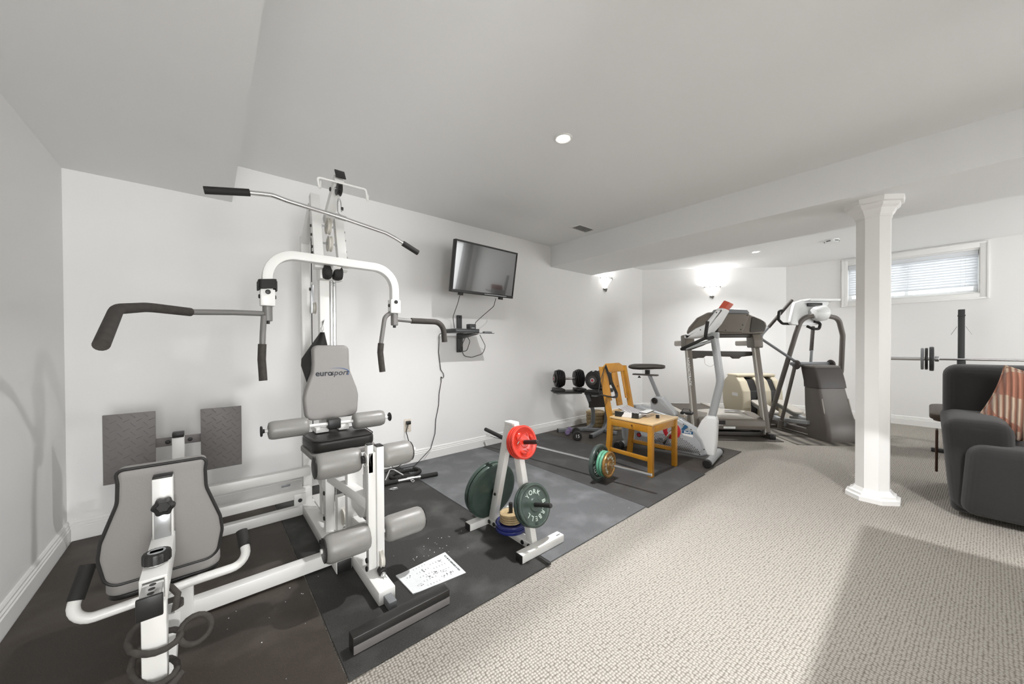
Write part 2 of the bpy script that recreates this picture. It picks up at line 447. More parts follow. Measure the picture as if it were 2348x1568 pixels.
# ================================================================== THE ROOM
struct(B().box(XL - .1, XR + .1, YB - .1, YW + .1, -.06, 0, 0).o('floor', 'carpet'), 'beige looped carpet covering the basement floor')
struct(B().box(XL - .1, XR + .1, YB - .1, YW + .1, HC, HC + .06, 0).o('ceiling', 'ceiling'), 'flat off-white ceiling')
struct(B().box(XL, XS, YB, YW, HS, HC, 0).o('ceiling_soffit', 'ceiling'), 'lowered ceiling soffit along the short wall')
struct(B().box(XB1, XB2, YB, YW, HS, HC, 0).o('ceiling_beam', 'ceiling'), 'boxed ceiling beam carried by the white column')
struct(B().box(XL - .1, XR + .1, YW, YW + .1, 0, HC, 0).o('wall_back', 'wall'), 'long white wall behind the gym')
struct(B().box(XL - .1, XL, YB - .1, YW, 0, HC, 0).o('wall_left', 'wall'), 'short white wall beside the gym')
struct(B().box(XL - .1, XR + .1, YB - .1, YB, 0, HC, 0).o('wall_rear', 'wall'), 'white wall behind the camera')
AX0, AY1 = 9.3 - YW, 9.3 - XR           # the angled wall runs from (AX0, YW) to (XR, AY1)
d45 = Vector((1, -1, 0)).normalized(); n45 = Vector((1, 1, 0)).normalized()
ac = Vector(((AX0 + XR) / 2, (YW + AY1) / 2, HC / 2)) + n45 * .05
struct(B().obox(ac, (Vector((XR - AX0, AY1 - YW, 0)).length + .1, .1, HC), d45, (0, 0, 1), 0).o('wall_angled', 'wall'), 'angled white wall across the far corner')
WY0, WY1, WZ0, WZ1 = -.435, .845, 1.835, 2.415      # window opening in the right wall
b = B()
b.box(XR, XR + .18, YB, WY0, 0, HC, 0); b.box(XR, XR + .18, WY1, YW, 0, HC, 0)
b.box(XR, XR + .18, WY0, WY1, 0, WZ0, 0); b.box(XR, XR + .18, WY0, WY1, WZ1, HC, 0)
struct(b.o('wall_right', 'wall'), 'white wall with the high window')

def baseboard(name, p0, p1, nrm):
    p0, p1, nrm = vec(p0), vec(p1), vec(nrm)
    prof = [(0, 0), (.018, 0), (.018, .083), (.013, .087), (.015, .098), (.009, .103), (.011, .115), (.005, .125), (0, .126)]
    L = [[p + nrm * a + Vector((0, 0, z)) for a, z in prof] for p in (p0, p1)]
    return struct(B().rings(L).o(name, 'trim', sharp=20), 'white moulded baseboard')
baseboard('baseboard_back', (XL, YW, 0), (AX0, YW, 0), (0, -1, 0))
baseboard('baseboard_left', (XL, YB, 0), (XL, YW, 0), (1, 0, 0))
baseboard('baseboard_angled', (AX0, YW, 0), (XR, AY1, 0), tuple(-n45))
baseboard('baseboard_right', (XR, AY1, 0), (XR, YB, 0), (-1, 0, 0))

# made-up glazed doors round the added fill lamps, rear wall
for i, (x, w, e) in enumerate(ADDED_DOORS):
    d = thing('added_door_%d' % (i + 1), 'white frame of a made-up doorway round the unseen fill lamp', None, (x, YB, 0)); d['kind'] = 'structure'
    b = B()
    for xa, xb, za, zb in ((x - w / 2 - .07, x - w / 2, 0, 2.12), (x + w / 2, x + w / 2 + .07, 0, 2.12), (x - w / 2, x + w / 2, 2.05, 2.12), (x - w / 2, x + w / 2, 0, .08)): b.box(xa, xb, YB, YB + .03, za, zb, .004)
    b.o('frame', 'trim', d, True)
# made-up bar corner, unseen right of the camera, added to shape the light: half walls with an open serving hatch under a header;
# its added lamp shines out through the hatch and leaves the square shade on the carpet
b = B()
b.box(.95, 2.30, -.55, -.45, 0, 1.08, .004); b.box(2.20, 2.30, -2.1, -.55, 0, 1.08, .004)
struct(b.o('wall_half_added', 'wall'), 'low white half wall of the added, unseen bar corner')
b = B()
b.box(.95, 2.30, -.55, -.45, 1.72, HC, .004); b.box(2.20, 2.30, -2.1, -.55, 1.72, HC, .004); b.box(.85, .95, -2.1, -.45, 0, HC, .004); b.box(.85, 2.30, -2.2, -2.1, 0, HC, .004)
struct(b.o('wall_header_added', 'wall'), 'white header wall added above the made-up bar hatch')
b = B(); b.box(.95, 2.33, -.58, -.42, 1.08, 1.11, .006); b.box(2.17, 2.33, -2.1, -.58, 1.08, 1.11, .006)
struct(b.o('trim_1', 'trim'), 'white cap on the added low half wall')

# column
cx, cy = 3.84, .275
def octo(r): return [(r * math.cos(PI / 8 + k * PI / 4) / math.cos(PI / 8), r * math.sin(PI / 8 + k * PI / 4) / math.cos(PI / 8)) for k in range(8)]
def octstack(prof):
    return B().rings([[Vector((cx + u, cy + v, z)) for u, v in octo(r)] for r, z in prof])
col = thing('column', 'white octagonal column under the ceiling beam', None, (cx, cy, 0)); col['kind'] = 'structure'
octstack([(.092, .04), (.092, 2.12)]).o('shaft', 'trim', col, True, 20)
octstack([(.146, 0), (.146, .03), (.137, .034), (.126, .036), (.126, .052), (.112, .06), (.096, .082), (.09, .084)]).o('base', 'trim', col, True, 20)
octstack([(.09, 2.105), (.098, 2.11), (.098, 2.125), (.108, 2.14), (.118, 2.165), (.136, 2.18), (.14, 2.20), (.155, 2.205), (.16, HS)]).o('capital', 'trim', col, True, 20)

# window in the right wall
win = thing('window_1', 'high basement window with white venetian blind', None, (XR, (WY0 + WY1) / 2, WZ0)); win['kind'] = 'structure'
def frame_rect(name, x0, x1, y0, y1, z0, z1, w, m, parent, bev=.003):
    b = B(); b.box(x0, x1, y0, y0 + w, z0, z1, bev); b.box(x0, x1, y1 - w, y1, z0, z1, bev)
    b.box(x0, x1, y0 + w, y1 - w, z0, z0 + w, bev); b.box(x0, x1, y0 + w, y1 - w, z1 - w, z1, bev)
    return b.o(name, m, parent, True)
cs = frame_rect('casing', XR - .018, XR, WY0 - .07, WY1 + .06, WZ0 - .08, WZ1 + .085, .075, 'trim', win)
frame_rect('casing_moulding', XR - .026, XR - .018, WY0 - .07, WY1 + .06, WZ0 - .08, WZ1 + .085, .022, 'trim', cs)
frame_rect('jamb', XR, XR + .13, WY0, WY1, WZ0, WZ1, .012, 'trim', win)
frame_rect('sash', XR + .095, XR + .135, WY0 + .012, WY1 - .012, WZ0 + .012, WZ1 - .012, .04, 'white_plastic', win)
B().box(XR + .095, XR + .135, .195, .235, WZ0 + .05, WZ1 - .05, .003).o('mullion', 'white_plastic', win, True)
B().box(XR + .112, XR + .118, WY0 + .05, .197, WZ0 + .05, WZ1 - .05, 0).o('pane', 'glass', win, True)
B().box(XR + .112, XR + .118, .233, WY1 - .05, WZ0 + .05, WZ1 - .05, 0).o('pane', 'glass', win, True)
B().box(XR + .012, XR + .075, WY0 + .018, WY1 - .018, WZ1 - .075, WZ1 - .014, .003).o('head_rail', 'slat', win, True)
zb = WZ0 + .095
nsl = 11
for k in range(nsl):
    z = zb + .035 + k * ((WZ1 - .085) - (zb + .035)) / (nsl - 1)
    M = Matrix.Translation((XR + .045, 0, z)) @ Matrix.Rotation(math.radians(-58), 4, 'Y')
    B().box(-.025, .025, WY0 + .022, WY1 - .022, -.0013, .0013, .0005, 1, M).o('slat', 'slat', win, True)
B().box(XR + .03, XR + .06, WY0 + .02, WY1 - .02, zb, zb + .016, .003).o('bottom_rail', 'slat', win, True)
for y in (WY0 + .16, WY1 - .16, .2):
    B().tube([(XR + .02, y, WZ1 - .08), (XR + .02, y, zb + .01)], .0012, 5).o('ladder_cord', 'slat', win, True)
b = B(); b.tube([(XR + .008, WY0 + .12, WZ1 - .07), (XR + .008, WY0 + .12, WZ0 + .12)], .001, 5); b.lathe([(.002, 0), (.006, .01), (.006, .022), (.002, .026)], (XR + .008, WY0 + .12, WZ0 + .095))
b.o('pull_cord', 'slat', win, True)

# ceiling fittings
for i, (x, y, w) in enumerate(POTS_AND_ADDED):
    if i > 1: continue
    t = thing('pot_light', ['round recessed ceiling light over the plate rack', 'round recessed ceiling light beyond the beam near the window wall'][i], 'ceiling light', (x, y, HC), 0, 'recessed ceiling lights')
    B().lathe([(.058, 0), (.058, -.006), (.050, -.008), (.041, -.004), (.041, 0)], (x, y, HC)).o('trim_ring', 'trim', t, True)
    B().lathe([(.001, -.002), (.040, -.002), (.040, -.004), (.001, -.004)], (x, y, HC)).o('lamp_face', 'glow', t, True)
vt = thing('ceiling_vent', 'white ceiling air register with dark slots beside the beam', 'vent', (3.30, 2.60, HC))
b = B(); b.box(3.14, 3.46, 2.525, 2.54, HC - .008, HC, .002); b.box(3.14, 3.46, 2.66, 2.675, HC - .008, HC, .002)
b.box(3.14, 3.175, 2.54, 2.66, HC - .008, HC, .002); b.box(3.425, 3.46, 2.54, 2.66, HC - .008, HC, .002)
b.o('frame', 'trim', vt, True)
B().box(3.175, 3.425, 2.54, 2.66, HC - .002, HC, 0).o('opening', 'vent_dark', vt, True)
for k in range(7):
    M = Matrix.Translation((3.30, 2.553 + k * .0157, HC - .006)) @ Matrix.Rotation(math.radians(35), 4, 'X')
    B().box(-.125, .125, -.006, .006, -.0008, .0008, 0, 1, M).o('louvre', 'trim', vt, True)
sd = thing('smoke_alarm', 'small round white smoke alarm on the far ceiling', 'smoke alarm', (6.15, .82, HC))
B().lathe([(.075, 0), (.075, -.012), (.066, -.032), (.05, -.038), (.001, -.038)], (6.15, .82, HC)).o('case', 'white_plastic', sd, True)
for k in range(5):
    a = .3 + k * 1.25
    B().obox((6.15 + .071 * math.cos(a), .82 + .071 * math.sin(a), HC - .022), (.045, .006, .010), (-math.sin(a), math.cos(a), 0), bev=.001).o('slot', 'vent_dark', sd, True)

def sconce(loc, nrm, label, watts=3.):
    """half bowl of white glass with a wavy pewter rim, on the wall"""
    t = thing('wall_sconce', label, 'wall lamp', loc, math.atan2(nrm[1], nrm[0]) - PI / 2 + PI, 'half-bowl wall lamps')
    # local: -y points into the room, wall at y = 0
    prof = [(.02, -.15), (.035, -.14), (.062, -.10), (.09, -.055), (.12, -.015), (.132, 0)]
    m = 16
    out = [[Vector((q * math.cos(PI + PI * k / m), .82 * q * math.sin(PI + PI * k / m), z)) for k in range(m + 1)] for q, z in prof]
    inn = [[Vector(((q - .005) * math.cos(PI + PI * k / m), .82 * (q - .005) * math.sin(PI + PI * k / m), z + .003)) for k in range(m + 1)] for q, z in reversed(prof)]
    B().rings(out + inn, closed=False, caps=False, cyclic=True).o('glass_bowl', 'shade', t)
    n = 40; P = []
    for k in range(n + 1):
        a = PI + PI * k / n; P.append((.136 * math.cos(a), .82 * .136 * math.sin(a) - .002, .006 + .007 * math.sin(k * 1.9)))
    b = B(); b.tube(P, .006, 6)
    for k in range(2, n, 5):
        b.ball((P[k][0], P[k][1], P[k][2] + .012), .008, (1, 1, 1), 8, 6)
    b.o('rim', 'lead', t)
    B().lathe([(.002, -.20), (.012, -.19), (.016, -.17), (.024, -.155), (.02, -.146), (.002, -.145)], (0, -.03, 0), n=14).o('finial', 'lead', t)
    B().box(-.035, .035, -.012, 0, -.17, -.02, .004).o('back_plate', 'lead', t)
    l = bpy.data.lights.new('sconce_bulb', 'POINT'); l.energy = watts; l.color = WARM; l.shadow_soft_size = .03
    o = bpy.data.objects.new('sconce_bulb', l); COL.objects.link(o); o.parent = t; o.location = (0, -.055, -.015)
    return t
sconce((4.80, YW, 2.215), (0, -1, 0), 'glowing half-bowl sconce on the long wall under the beam')
sconce((6.80, 2.50, 2.18), tuple(-n45), 'glowing half-bowl sconce on the angled wall above the treadmill')


# ================================================================== RUBBER MATS AND RUGS
def mat_tile(x0, x1, y0, y1, m, label, group='rubber floor mats along the long wall'):
    o = B().box(x0, x1, y0, y1, .0005, MT, .002, 1).o('rubber_mat', m); recenter(o); return tag(o, label, 'mat', group)
mat_tile(XL + .02, .357, 1.302, YW - .02, 'rubber_brown', 'brown-black rubber mat in the corner under the leg press station')
mat_tile(.362, 1.384, 1.305, YW - .02, 'rubber_dark', 'dusty dark rubber mat under the leg extension bench')
mat_tile(1.389, 2.384, 1.318, YW - .02, 'rubber_pale', 'pale grey worn rubber mat under the plate rack')
mat_tile(2.389, 3.395, 1.303, YW - .02, 'rubber_mid', 'mid grey rubber mat under the barbell and pine chair')
mat_tile(3.400, 4.405, 1.320, YW - .02, 'rubber_far', 'dark brown rubber mat under the exercise bike')
def rot_mat(name, c, w, l, rz, m, label):
    o = B().box(-w / 2, w / 2, 0, l, .0005, MT, .002, 1).o(name, m); o.location = c; o.rotation_euler = (0, 0, rz); return tag(o, label, 'mat')
rot_mat('treadmill_mat', (4.915, 1.455, 0), .92, 1.74, math.radians(-47), 'rubber_far', 'dark rubber mat under the treadmill')
rot_mat('elliptical_mat', (5.475, .694, 0), .80, 1.30, math.radians(-47), 'wavy_mat', 'wavy grey striped mat under the elliptical trainer')
# crumbs of chalk
b = B()
for k in range(70):
    if k < 26: x, y = .75 + random.gauss(.22, .12), 1.86 + random.gauss(0, .07)
    elif k < 50: x, y = random.uniform(.4, 3.2), random.uniform(1.35, 2.9)
    else: x, y = random.uniform(-.5, .34), random.uniform(1.35, 2.0)
    if 1.2 < x < 1.62 and y < 2.0 or .36 < x < .86 and y < 1.8: continue
    r = random.uniform(.0012, .0028); b.ball((x, y, MT + r * .5), r, (1, 1, .6), 6, 4)
tag(b.o('chalk_crumbs', 'crumb'), 'scattered white crumbs of chalk on the rubber mats', 'crumbs', kind='stuff')

# ================================================================== MULTI GYM
GX = .605
g = thing('multi_gym', 'white steel multi-station home gym with grey pads and leg press', 'home gym', (GX, 2.2, MT))
ST = 'white_steel'
def bolt(p, ax, parent, r=.011, m='black_plastic', w=True):
    p = vec(p); ax = vec(ax).normalized()
    return B().lathe([(r * .55, -.001), (r, .001), (r, .004), (r * .8, .007), (r * .25, .008)], p, ax, 10).o('bolt', m, parent, w)
# --- base rails
b = B(); b.box(.566, .644, 1.585, 2.96, MT, .072, .006)
base = b.o('base_rail', ST, g, True)
B().box(.588, .624, 1.52, 1.60, MT + .004, .05, .004).o('rail_tongue', 'silver_dark', base, True)
left = B().box(.484, .560, 1.95, 2.88, MT, .075, .006).o('side_rail', ST, g, True)
B().box(.488, .556, 1.944, 1.951, MT + .004, .071, .002).o('end_cap', 'black_plastic', left, True)
for y in (2.12, 2.28): bolt((.484, y, .04), (-1, 0, 0), left, .013)
for (y0, y1, z0, z1, x0) in ((2.035, 2.088, .018, .084, -.09), (2.80, 2.85, MT, .07, -.10)):
    B().box(x0, .486, y0, y1, z0, z1, .006).o('floor_rail', ST, g, True)
for z0, z1 in ((.278, .336), (.132, .196)):
    B().box(-.16, .535, 2.782, 2.834, z0, z1, .006).o('link_rail', ST, g, True)
br = B().box(.43, .50, 2.772, 2.782, .09, .17, .003).o('rail_bracket', ST, g, True); bolt((.465, 2.772, .125), (0, -1, 0), br, .013)
B().box(.36, .41, 2.779, 2.782, .235, .25, .001).o('sticker', 'silver_dark', g, True)
# foot board at the front end
fp = B().box(.402, .818, 1.398, 1.452, MT, .073, .004).o('foot_board', 'black_vinyl', g, True)
B().box(.404, .816, 1.3955, 1.3985, MT + .002, .042, .001).o('face_strip', 'plate_grey', fp, True)
# --- mast
B().box(.552, .61, 2.565, 2.625, .07, 1.74, .005).o('mast', ST, g, True)
B().box(.498, .553, 2.845, 2.90, .07, 1.95, .005).o('rear_upright', ST, g, True)
B().beam((.526, 2.872, 1.90), (.528, 2.62, 2.09), .05, .05).o('rear_brace', ST, g, True)
B().box(.498, .65, 2.846, 2.90, MT, .07, .005).o('rear_foot', ST, g, True)
for x0, x1, zt in ((.505, .561, 2.155), (.646, .702, 2.06)):
    up = B().beam(((x0 + x1) / 2, 2.49, 1.66), ((x0 + x1) / 2, 2.605, zt), .05, .055, (1, 0, 0)).o('head_upright', ST, g, True)
    sx = -1 if x0 < .6 else 1
    for z in (1.76, 1.80, 1.88, 1.94, 2.05):
        if z > zt - .04: continue
        y = 2.49 + (z - 1.66) / (zt - 1.66) * .115
        bolt(((x0 if sx < 0 else x1), y, z), (sx, 0, 0), up, .009)
B().box(.54, .68, 2.50, 2.60, 1.60, 1.68, .006).o('head_block', ST, g, True)
boom = B().beam((GX + .004, 2.60, 2.00), (GX + .004, 2.315, 2.185), .052, .052).o('boom', ST, g, True)
dv = Vector((0, 2.315 - 2.60, .185)).normalized()
B().obox(Vector((GX + .006, 2.300, 2.20)) + dv * .004, (.008, .056, .066), dv, (0, 0, 1), .002).o('boom_end_cap', 'black_plastic', boom, True)
bolt((GX - .022, 2.40, 2.14), (-1, 0, 0), boom, .013)
pu = B().lathe([(.014, -.014), (.036, -.014), (.040, -.012), (.032, 0), (.040, .012), (.036, .014), (.014, .014)], (GX + .006, 2.33, 2.125), (1, 0, 0), 22).o('top_pulley', 'black_plastic', g, True)
B().tube([(GX - .018, 2.33, 2.125), (GX + .03, 2.33, 2.125)], .007, 8).o('pulley_axle', 'chrome', pu, True)
# wire bar holder
hk = [(.512, 2.335, 2.145), (.50, 2.30, 2.065), (.488, 2.30, 2.150), (.762, 2.30, 2.155), (.772, 2.30, 2.062), (.786, 2.335, 2.135)]
B().tube(hk, .0065, 8, fil=.014, seg=4).o('bar_holder', ST, g, True)
for y, z, r in ((2.555, 1.955, .052), (2.525, 1.835, .050)):
    p = B().lathe([(.012, -.011), (r * .7, -.011), (r * .85, -.007), (r, -.011), (r, -.008), (r - .008, 0), (r, .008), (r, .011), (r * .85, .007), (r * .7, .011), (.012, .011)], (.604, y, z), (1, 0, 0), 28).o('pulley', 'pulley', g, True)
    B().tube([(.56, y, z), (.648, y, z)], .006, 8).o('pulley_axle', 'steel', p, True)
# guide rods
for x, y in ((.629, 2.60), (.652, 2.615)):
    B().tube([(x, y, .09), (x, y, 1.66)], .0115, 12).o('guide_rod', 'chrome', g, True)
# cables
B().tube([(.604, 2.39, 2.16), (.604, 2.42, 2.165), (.604, 2.60, 2.01)], .003, 6).o('cable', 'cable', g, True)
B().tube([(.552, 2.80, 2.03), (.552, 2.80, 1.62)], .003, 6).o('cable', 'cable', g, True)
B().tube([(.552, 2.80, 1.42), (.552, 2.80, .35)], .003, 6).o('cable', 'cable', g, True)
fpulley = B().box(.545, .561, 2.785, 2.815, 1.40, 1.60, .004).o('floating_bracket', 'steel', g, True)
B().lathe([(.006, -.010), (.042, -.010), (.036, 0), (.042, .010), (.006, .010)], (.565, 2.80, 1.44), (1, 0, 0), 20).o('pulley', 'pulley', fpulley, True)
bolt((.545, 2.80, 1.57), (-1, 0, 0), fpulley, .012)
# black rubber bumpers under the press arm
for x0, x1 in ((.552, .598), (.608, .662)):
    B().lathe([(.02, 0), (.040, .004), (.046, .016), (.046, (x1 - x0) * .7), (.038, x1 - x0), (.01, x1 - x0)], (x0, 2.475, 1.64), (1, 0, 0), 22).o('bumper', 'black_rubber', g, True)
# --- press arm (square U tube)
PY = 2.41
pa = B().rtube([(.254, PY, 1.405), (.254, PY, 1.700), (.984, PY, 1.698), (.984, PY, 1.412)], .056, .05, fil=.14, up=(0, 1, 0), seg=10).o('press_arm', ST, g, True)
B().beam((.62, PY + .02, 1.69), (.60, 2.53, 1.63), .05, .05).o('press_neck', ST, g, True)
for x in (.254, .984):
    B().box(x - .034, x + .034, PY - .031, PY + .031, 1.398, 1.49, .004).o('arm_bracket', ST, pa, True)
    bolt((x, PY - .031, 1.474), (0, -1, 0), pa, .013); bolt((x - .034, PY, 1.45), (-1, 0, 0), pa, .012); bolt((x + .034, PY, 1.45), (1, 0, 0), pa, .012)
    pc = B().cyl((x, PY, 1.314), (x, PY, 1.40), .024, 20, .003).o('pivot_tube', 'arm_grey', g, True)
    B().cyl((x, PY, 1.298), (x, PY, 1.315), .011, 8).o('pivot_bolt', 'black_plastic', pc, True)
# left fly arm, swung towards the room
fa = B().tube([(.25, PY, 1.355), (.10, 2.385, 1.352), (-.068, 2.35, 1.342), (-.12, 2.32, 1.34)], .0145, 14).o('fly_arm', 'arm_grey', g, True)
P = fillet([(-.066, 2.352, 1.342), (-.20, 2.21, 1.345), (-.262, 1.99, 1.315), (-.258, 1.70, 1.178)], .16, 8)
B().tube(P, .0205, 16).o('foam_grip', 'foam', fa, True)
# left hanging handle
ha = B().tube([(.235, PY - .02, 1.34), (.228, PY - .035, 1.25), (.222, PY - .04, 1.10)], .0145, 14, fil=.05).o('row_handle', 'arm_grey', g, True)
B().tube([(.2245, PY - .04, 1.185), (.221, PY - .042, 1.10), (.224, PY - .045, 1.04), (.226, PY - .05, .985)], .0195, 16).o('foam_grip', 'foam', ha, True)
# right fly arm
fa = B().tube([(.985, PY, 1.357), (1.112, PY, 1.35), (1.15, PY, 1.35)], .0145, 14).o('fly_arm', 'arm_grey', g, True)
B().tube(fillet([(1.108, PY, 1.352), (1.365, PY, 1.352), (1.378, PY, 1.20)], .09, 8), .0205, 16).o('foam_grip', 'foam', fa, True)
ha = B().tube([(.965, PY, 1.405), (.915, PY - .005, 1.37), (.886, PY - .01, 1.19), (.884, PY - .01, 1.12)], .0145, 14, fil=.06).o('row_handle', 'arm_grey', g, True)
B().tube([(.886, PY - .01, 1.19), (.880, PY - .012, 1.13), (.886, PY - .014, 1.06), (.893, PY - .014, .998)], .0195, 16).o('foam_grip', 'foam', ha, True)
# --- upholstered backrest
BX, BY = .594, 2.44
def mirror(pts): return pts + [(-u, v) for u, v in reversed(pts)]
outl = rpoly(mirror([(0.148, .715), (.160, .85), (.150, .90), (.112, 1.01), (.107, 1.06), (.107, 1.178)]), [.045, .10, .08, .10, .05, .035, .035, .05, .10, .08, .10, .045], 6)
tilt = math.radians(3)
def backmap(u, v, w): return (BX + u, BY + w + (v - .72) * math.tan(tilt), v)
bk = B().slab(outl, backmap, 0, .06, .016, 4).o('backrest', 'grey_vinyl', g, True)
B().slab(rpoly(mirror([(.138, .73), (.148, .85), (.10, 1.02), (.096, 1.165)]), .03, 4), backmap, .058, .072, .003).o('backrest_board', 'black_plastic', bk, True)
yt = lambda z: BY - .0012 + (z - .72) * math.tan(tilt)
text('logo_lettering', 'euro', .050, 'ink', bk, (BX - .046, yt(1.0), 1.002), (1, 0, 0), (0, 0, 1), bold=.0011)
text('logo_lettering', 'sport', .050, 'ink', bk, (BX + .045, yt(1.0), 1.002), (1, 0, 0), (0, 0, 1), shear=.22, bold=.0002)
sw = []
for k in range(25):
    a = math.radians(118 - k * 6.6); sw.append((a, .0012 + .0085 * math.sin(PI * k / 24) ** 1.0 * (k / 24) ** .6))
b = B(); L = []
for a, w in sw:
    cxs, czs = BX + .026, 1.004
    px_, pz_ = cxs + .078 * math.cos(a), czs + .030 * math.sin(a)
    qx, qz = cxs + (.078 - w * .9) * math.cos(a), czs + (.030 - w * .55) * math.sin(a)
    L.append([Vector((px_, yt(pz_) - .0005, pz_)), Vector((qx, yt(qz) - .0005, qz)), Vector((qx, yt(qz) + .0008, qz)), Vector((px_, yt(pz_) + .0008, pz_))])
b.rings(L); b.o('logo_swoosh', 'logo_blue', bk, True)
B().lathe([(.001, 0), (.0022, 0), (.0022, .0008), (.001, .0008)], (BX + .087, yt(.99) - .0002, .993), (0, -1, 0), 8).o('logo_dot', 'ink', bk, True)
# --- thigh rollers under the backrest
def roller(x0, x1, y, z, r, m='roller_vinyl', seam=False, parent=g):
    n = 30; prof = [(.012, 0), (r * .55, .0), (r * .86, .004), (r * .97, .016), (r, .03)]
    h = x1 - x0
    full = prof + [(q, h - t) for q, t in reversed(prof)]
    b = B(); u = Vector((0, 1, 0)); v = Vector((0, 0, 1)); L = []
    for i, (q, t) in enumerate(full):
        pk = .03 if (t < .02 or t > h - .02) else 0
        L.append([Vector((x0 + t, y, z)) + (u * math.cos(2 * PI * k / n) + v * math.sin(2 * PI * k / n)) * q * (1 - pk * (k % 2)) for k in range(n)])
    b.rings(L); o = b.o('roller_pad', m, parent, True, 60)
    return o
RY, RZ = 2.30, .712
b = B(); b.tube([(.205, RY, RZ + .008), (.90, RY, RZ - .006)], .0095, 12); rod = b.o('roller_bar', ST, g, True)
for x0, x1, z in ((.238, .432, RZ + .006), (.672, .862, RZ - .004)): roller(x0, x1, RY, z, .05)
for x, s_, z in ((.216, -1, RZ + .008), (.895, 1, RZ - .005)):
    B().lathe([(.001, 0), (.026, .001), (.029, .005), (.026, .010), (.012, .012), (.01, .02)], (x + s_ * .012, RY, z), (-s_, 0, 0), 18).o('end_disc', 'black_plastic', rod, True)
B().box(.53, .60, RY - .02, RY + .03, RZ - .03, RZ + .028, .006).o('roller_clamp', 'black_plastic', rod, True)
B().box(.475, .545, RY + .03, 2.47, .66, .69, .004).o('seat_hinge', ST, g, True)
B().box(.60, .66, RY + .03, 2.47, .66, .69, .004).o('seat_hinge', ST, g, True)
# --- seat
so = rpoly([(.425, 2.14), (.752, 2.14), (.765, 2.42), (.41, 2.42)], .05, 5)
st = B().slab(so, lambda u, v, w: (u, v, w), .585, .655, .022, 4).o('seat_pad', 'black_vinyl', g, True)
B().slab(rpoly([(.415, 2.13), (.76, 2.13), (.772, 2.44), (.405, 2.44)], .05, 5), lambda u, v, w: (u, v, w), .555, .587, .008).o('seat_base', 'grey_vinyl', st, True)
P = [(u, v, .652) for u, v in rpoly([(.428, 2.143), (.749, 2.143), (.762, 2.417), (.413, 2.417)], .05, 5)]
B().tube(P, .003, 6, cyclic=True).o('seat_piping', 'piping', st, True)
B().beam((.60, 2.20, .53), (.60, 2.60, .53), .05, .06).o('seat_tube', ST, g, True)
# --- front legs and curved lever
fl = B().box(.572, .600, 1.735, 1.775, .56, .695, .003); fl.o('lever_plate', ST, g, True)
lev = B().box(.612, .648, 1.725, 1.778, .095, .682, .004).o('lever_post', ST, g, True)
B().box(.574, .612, 1.735, 1.772, .095, .66, .004).o('lever_post', ST, g, True)
B().box(.614, .646, 1.728, 1.775, .681, .688, .002).o('end_cap', 'black_plastic', lev, True)
B().box(.574, .598, 1.738, 1.772, .694, .700, .002).o('end_cap', 'black_plastic', lev, True)
b = B(); b.lathe([(.032, 0), (.034, .003), (.032, .006), (.002, .006)], (.568, 1.76, .625), (1, 0, 0), 20); b.o('pivot_washer', ST, g, True)
k2 = B(); n = 30
L = [[Vector((.568 - t, 1.76 + q * (1 + .14 * math.cos(5 * 2 * PI * k / n)) * math.cos(2 * PI * k / n), .625 + q * (1 + .14 * math.cos(5 * 2 * PI * k / n)) * math.sin(2 * PI * k / n))) for k in range(n)] for q, t in ((.010, 0), (.017, .003), (.018, .016), (.012, .019))]
k2.rings(L); k2.o('lever_knob', 'black_plastic', g, True)
B().box(.560, .642, 2.02, 2.07, .07, .56, .005).o('seat_post', ST, g, True)
sup = B().box(.516, .566, 2.30, 2.35, .07, .555, .005).o('front_upright', ST, g, True)
for z in (.15, .30, .40): bolt((.516, 2.325, z), (-1, 0, 0), sup, .013)
B().beam((.545, 2.33, .40), (.60, 1.79, .40), .05, .055).o('cross_tube', ST, g, True)
B().beam((.60, 2.04, .22), (.615, 1.78, .215), .045, .055).o('cross_tube', ST, g, True)
B().rtube([(.60, 2.04, .34), (.60, 1.86, .31), (.60, 1.80, .40), (.60, 1.80, .58)], .045, .045, fil=.09, up=(1, 0, 0)).o('curved_lever', ST, g, True)
B().box(.556, .60, 2.20, 2.26, .07, .30, .004).o('pulley_fork', ST, g, True)
p = B().lathe([(.008, -.010), (.046, -.010), (.040, 0), (.046, .010), (.008, .010)], (.585, 2.18, .19), (1, 0, 0), 24).o('pulley', 'pulley', g, True)
B().lathe([(.01, 0), (.016, .01), (.012, .025)], (.585, 2.16, .115), (0, 0, 1), 10).o('clip', 'chrome', p, True)
p = B().lathe([(.008, -.009), (.045, -.009), (.040, 0), (.045, .009), (.008, .009)], (.628, 1.735, .135), (1, 0, 0), 24).o('pulley', 'pulley', g, True)
for z in (.10, .14): bolt((.572, 1.75, z), (-1, 0, 0), lev, .013)
ld = B().cyl((.625, 1.690, .085), (.625, 1.722, .092), .019, 16, .003).o('cable_stop', 'black_plastic', g, True)
B().ball((.625, 1.685, .082), .013, (1, 1, 1)).o('cable_ball', 'chrome', ld, True)
b = B(); b.tube([(.625, 1.678, .083), (.632, 1.668, .073), (.629, 1.656, .066), (.618, 1.662, .070), (.622, 1.676, .08)], .0022, 6, cyclic=True); b.o('cable_ring', 'chrome', ld, True)
B().beam((.59, 2.40, .10), (.55, 2.80, .45), .045, .045).o('diagonal_strut', ST, g, True)
for (x0, x1, y, z, r) in ((.362, .562, 1.815, .617, .060), (.664, .822, 1.815, .606, .060), (.384, .580, 1.752, .257, .064), (.656, .858, 1.752, .257, .062)):
    o = roller(x0, x1, y, z, r, parent=g)
    e = x0 if x0 < .6 else x1; s_ = -1 if x0 < .6 else 1
    B().lathe([(.002, -.004), (r * .8, -.003), (r * .84, .002), (r * .6, .006), (.002, .006)], (e, y, z), (s_, 0, 0), 22).o('end_cap', 'black_plastic', o, True)
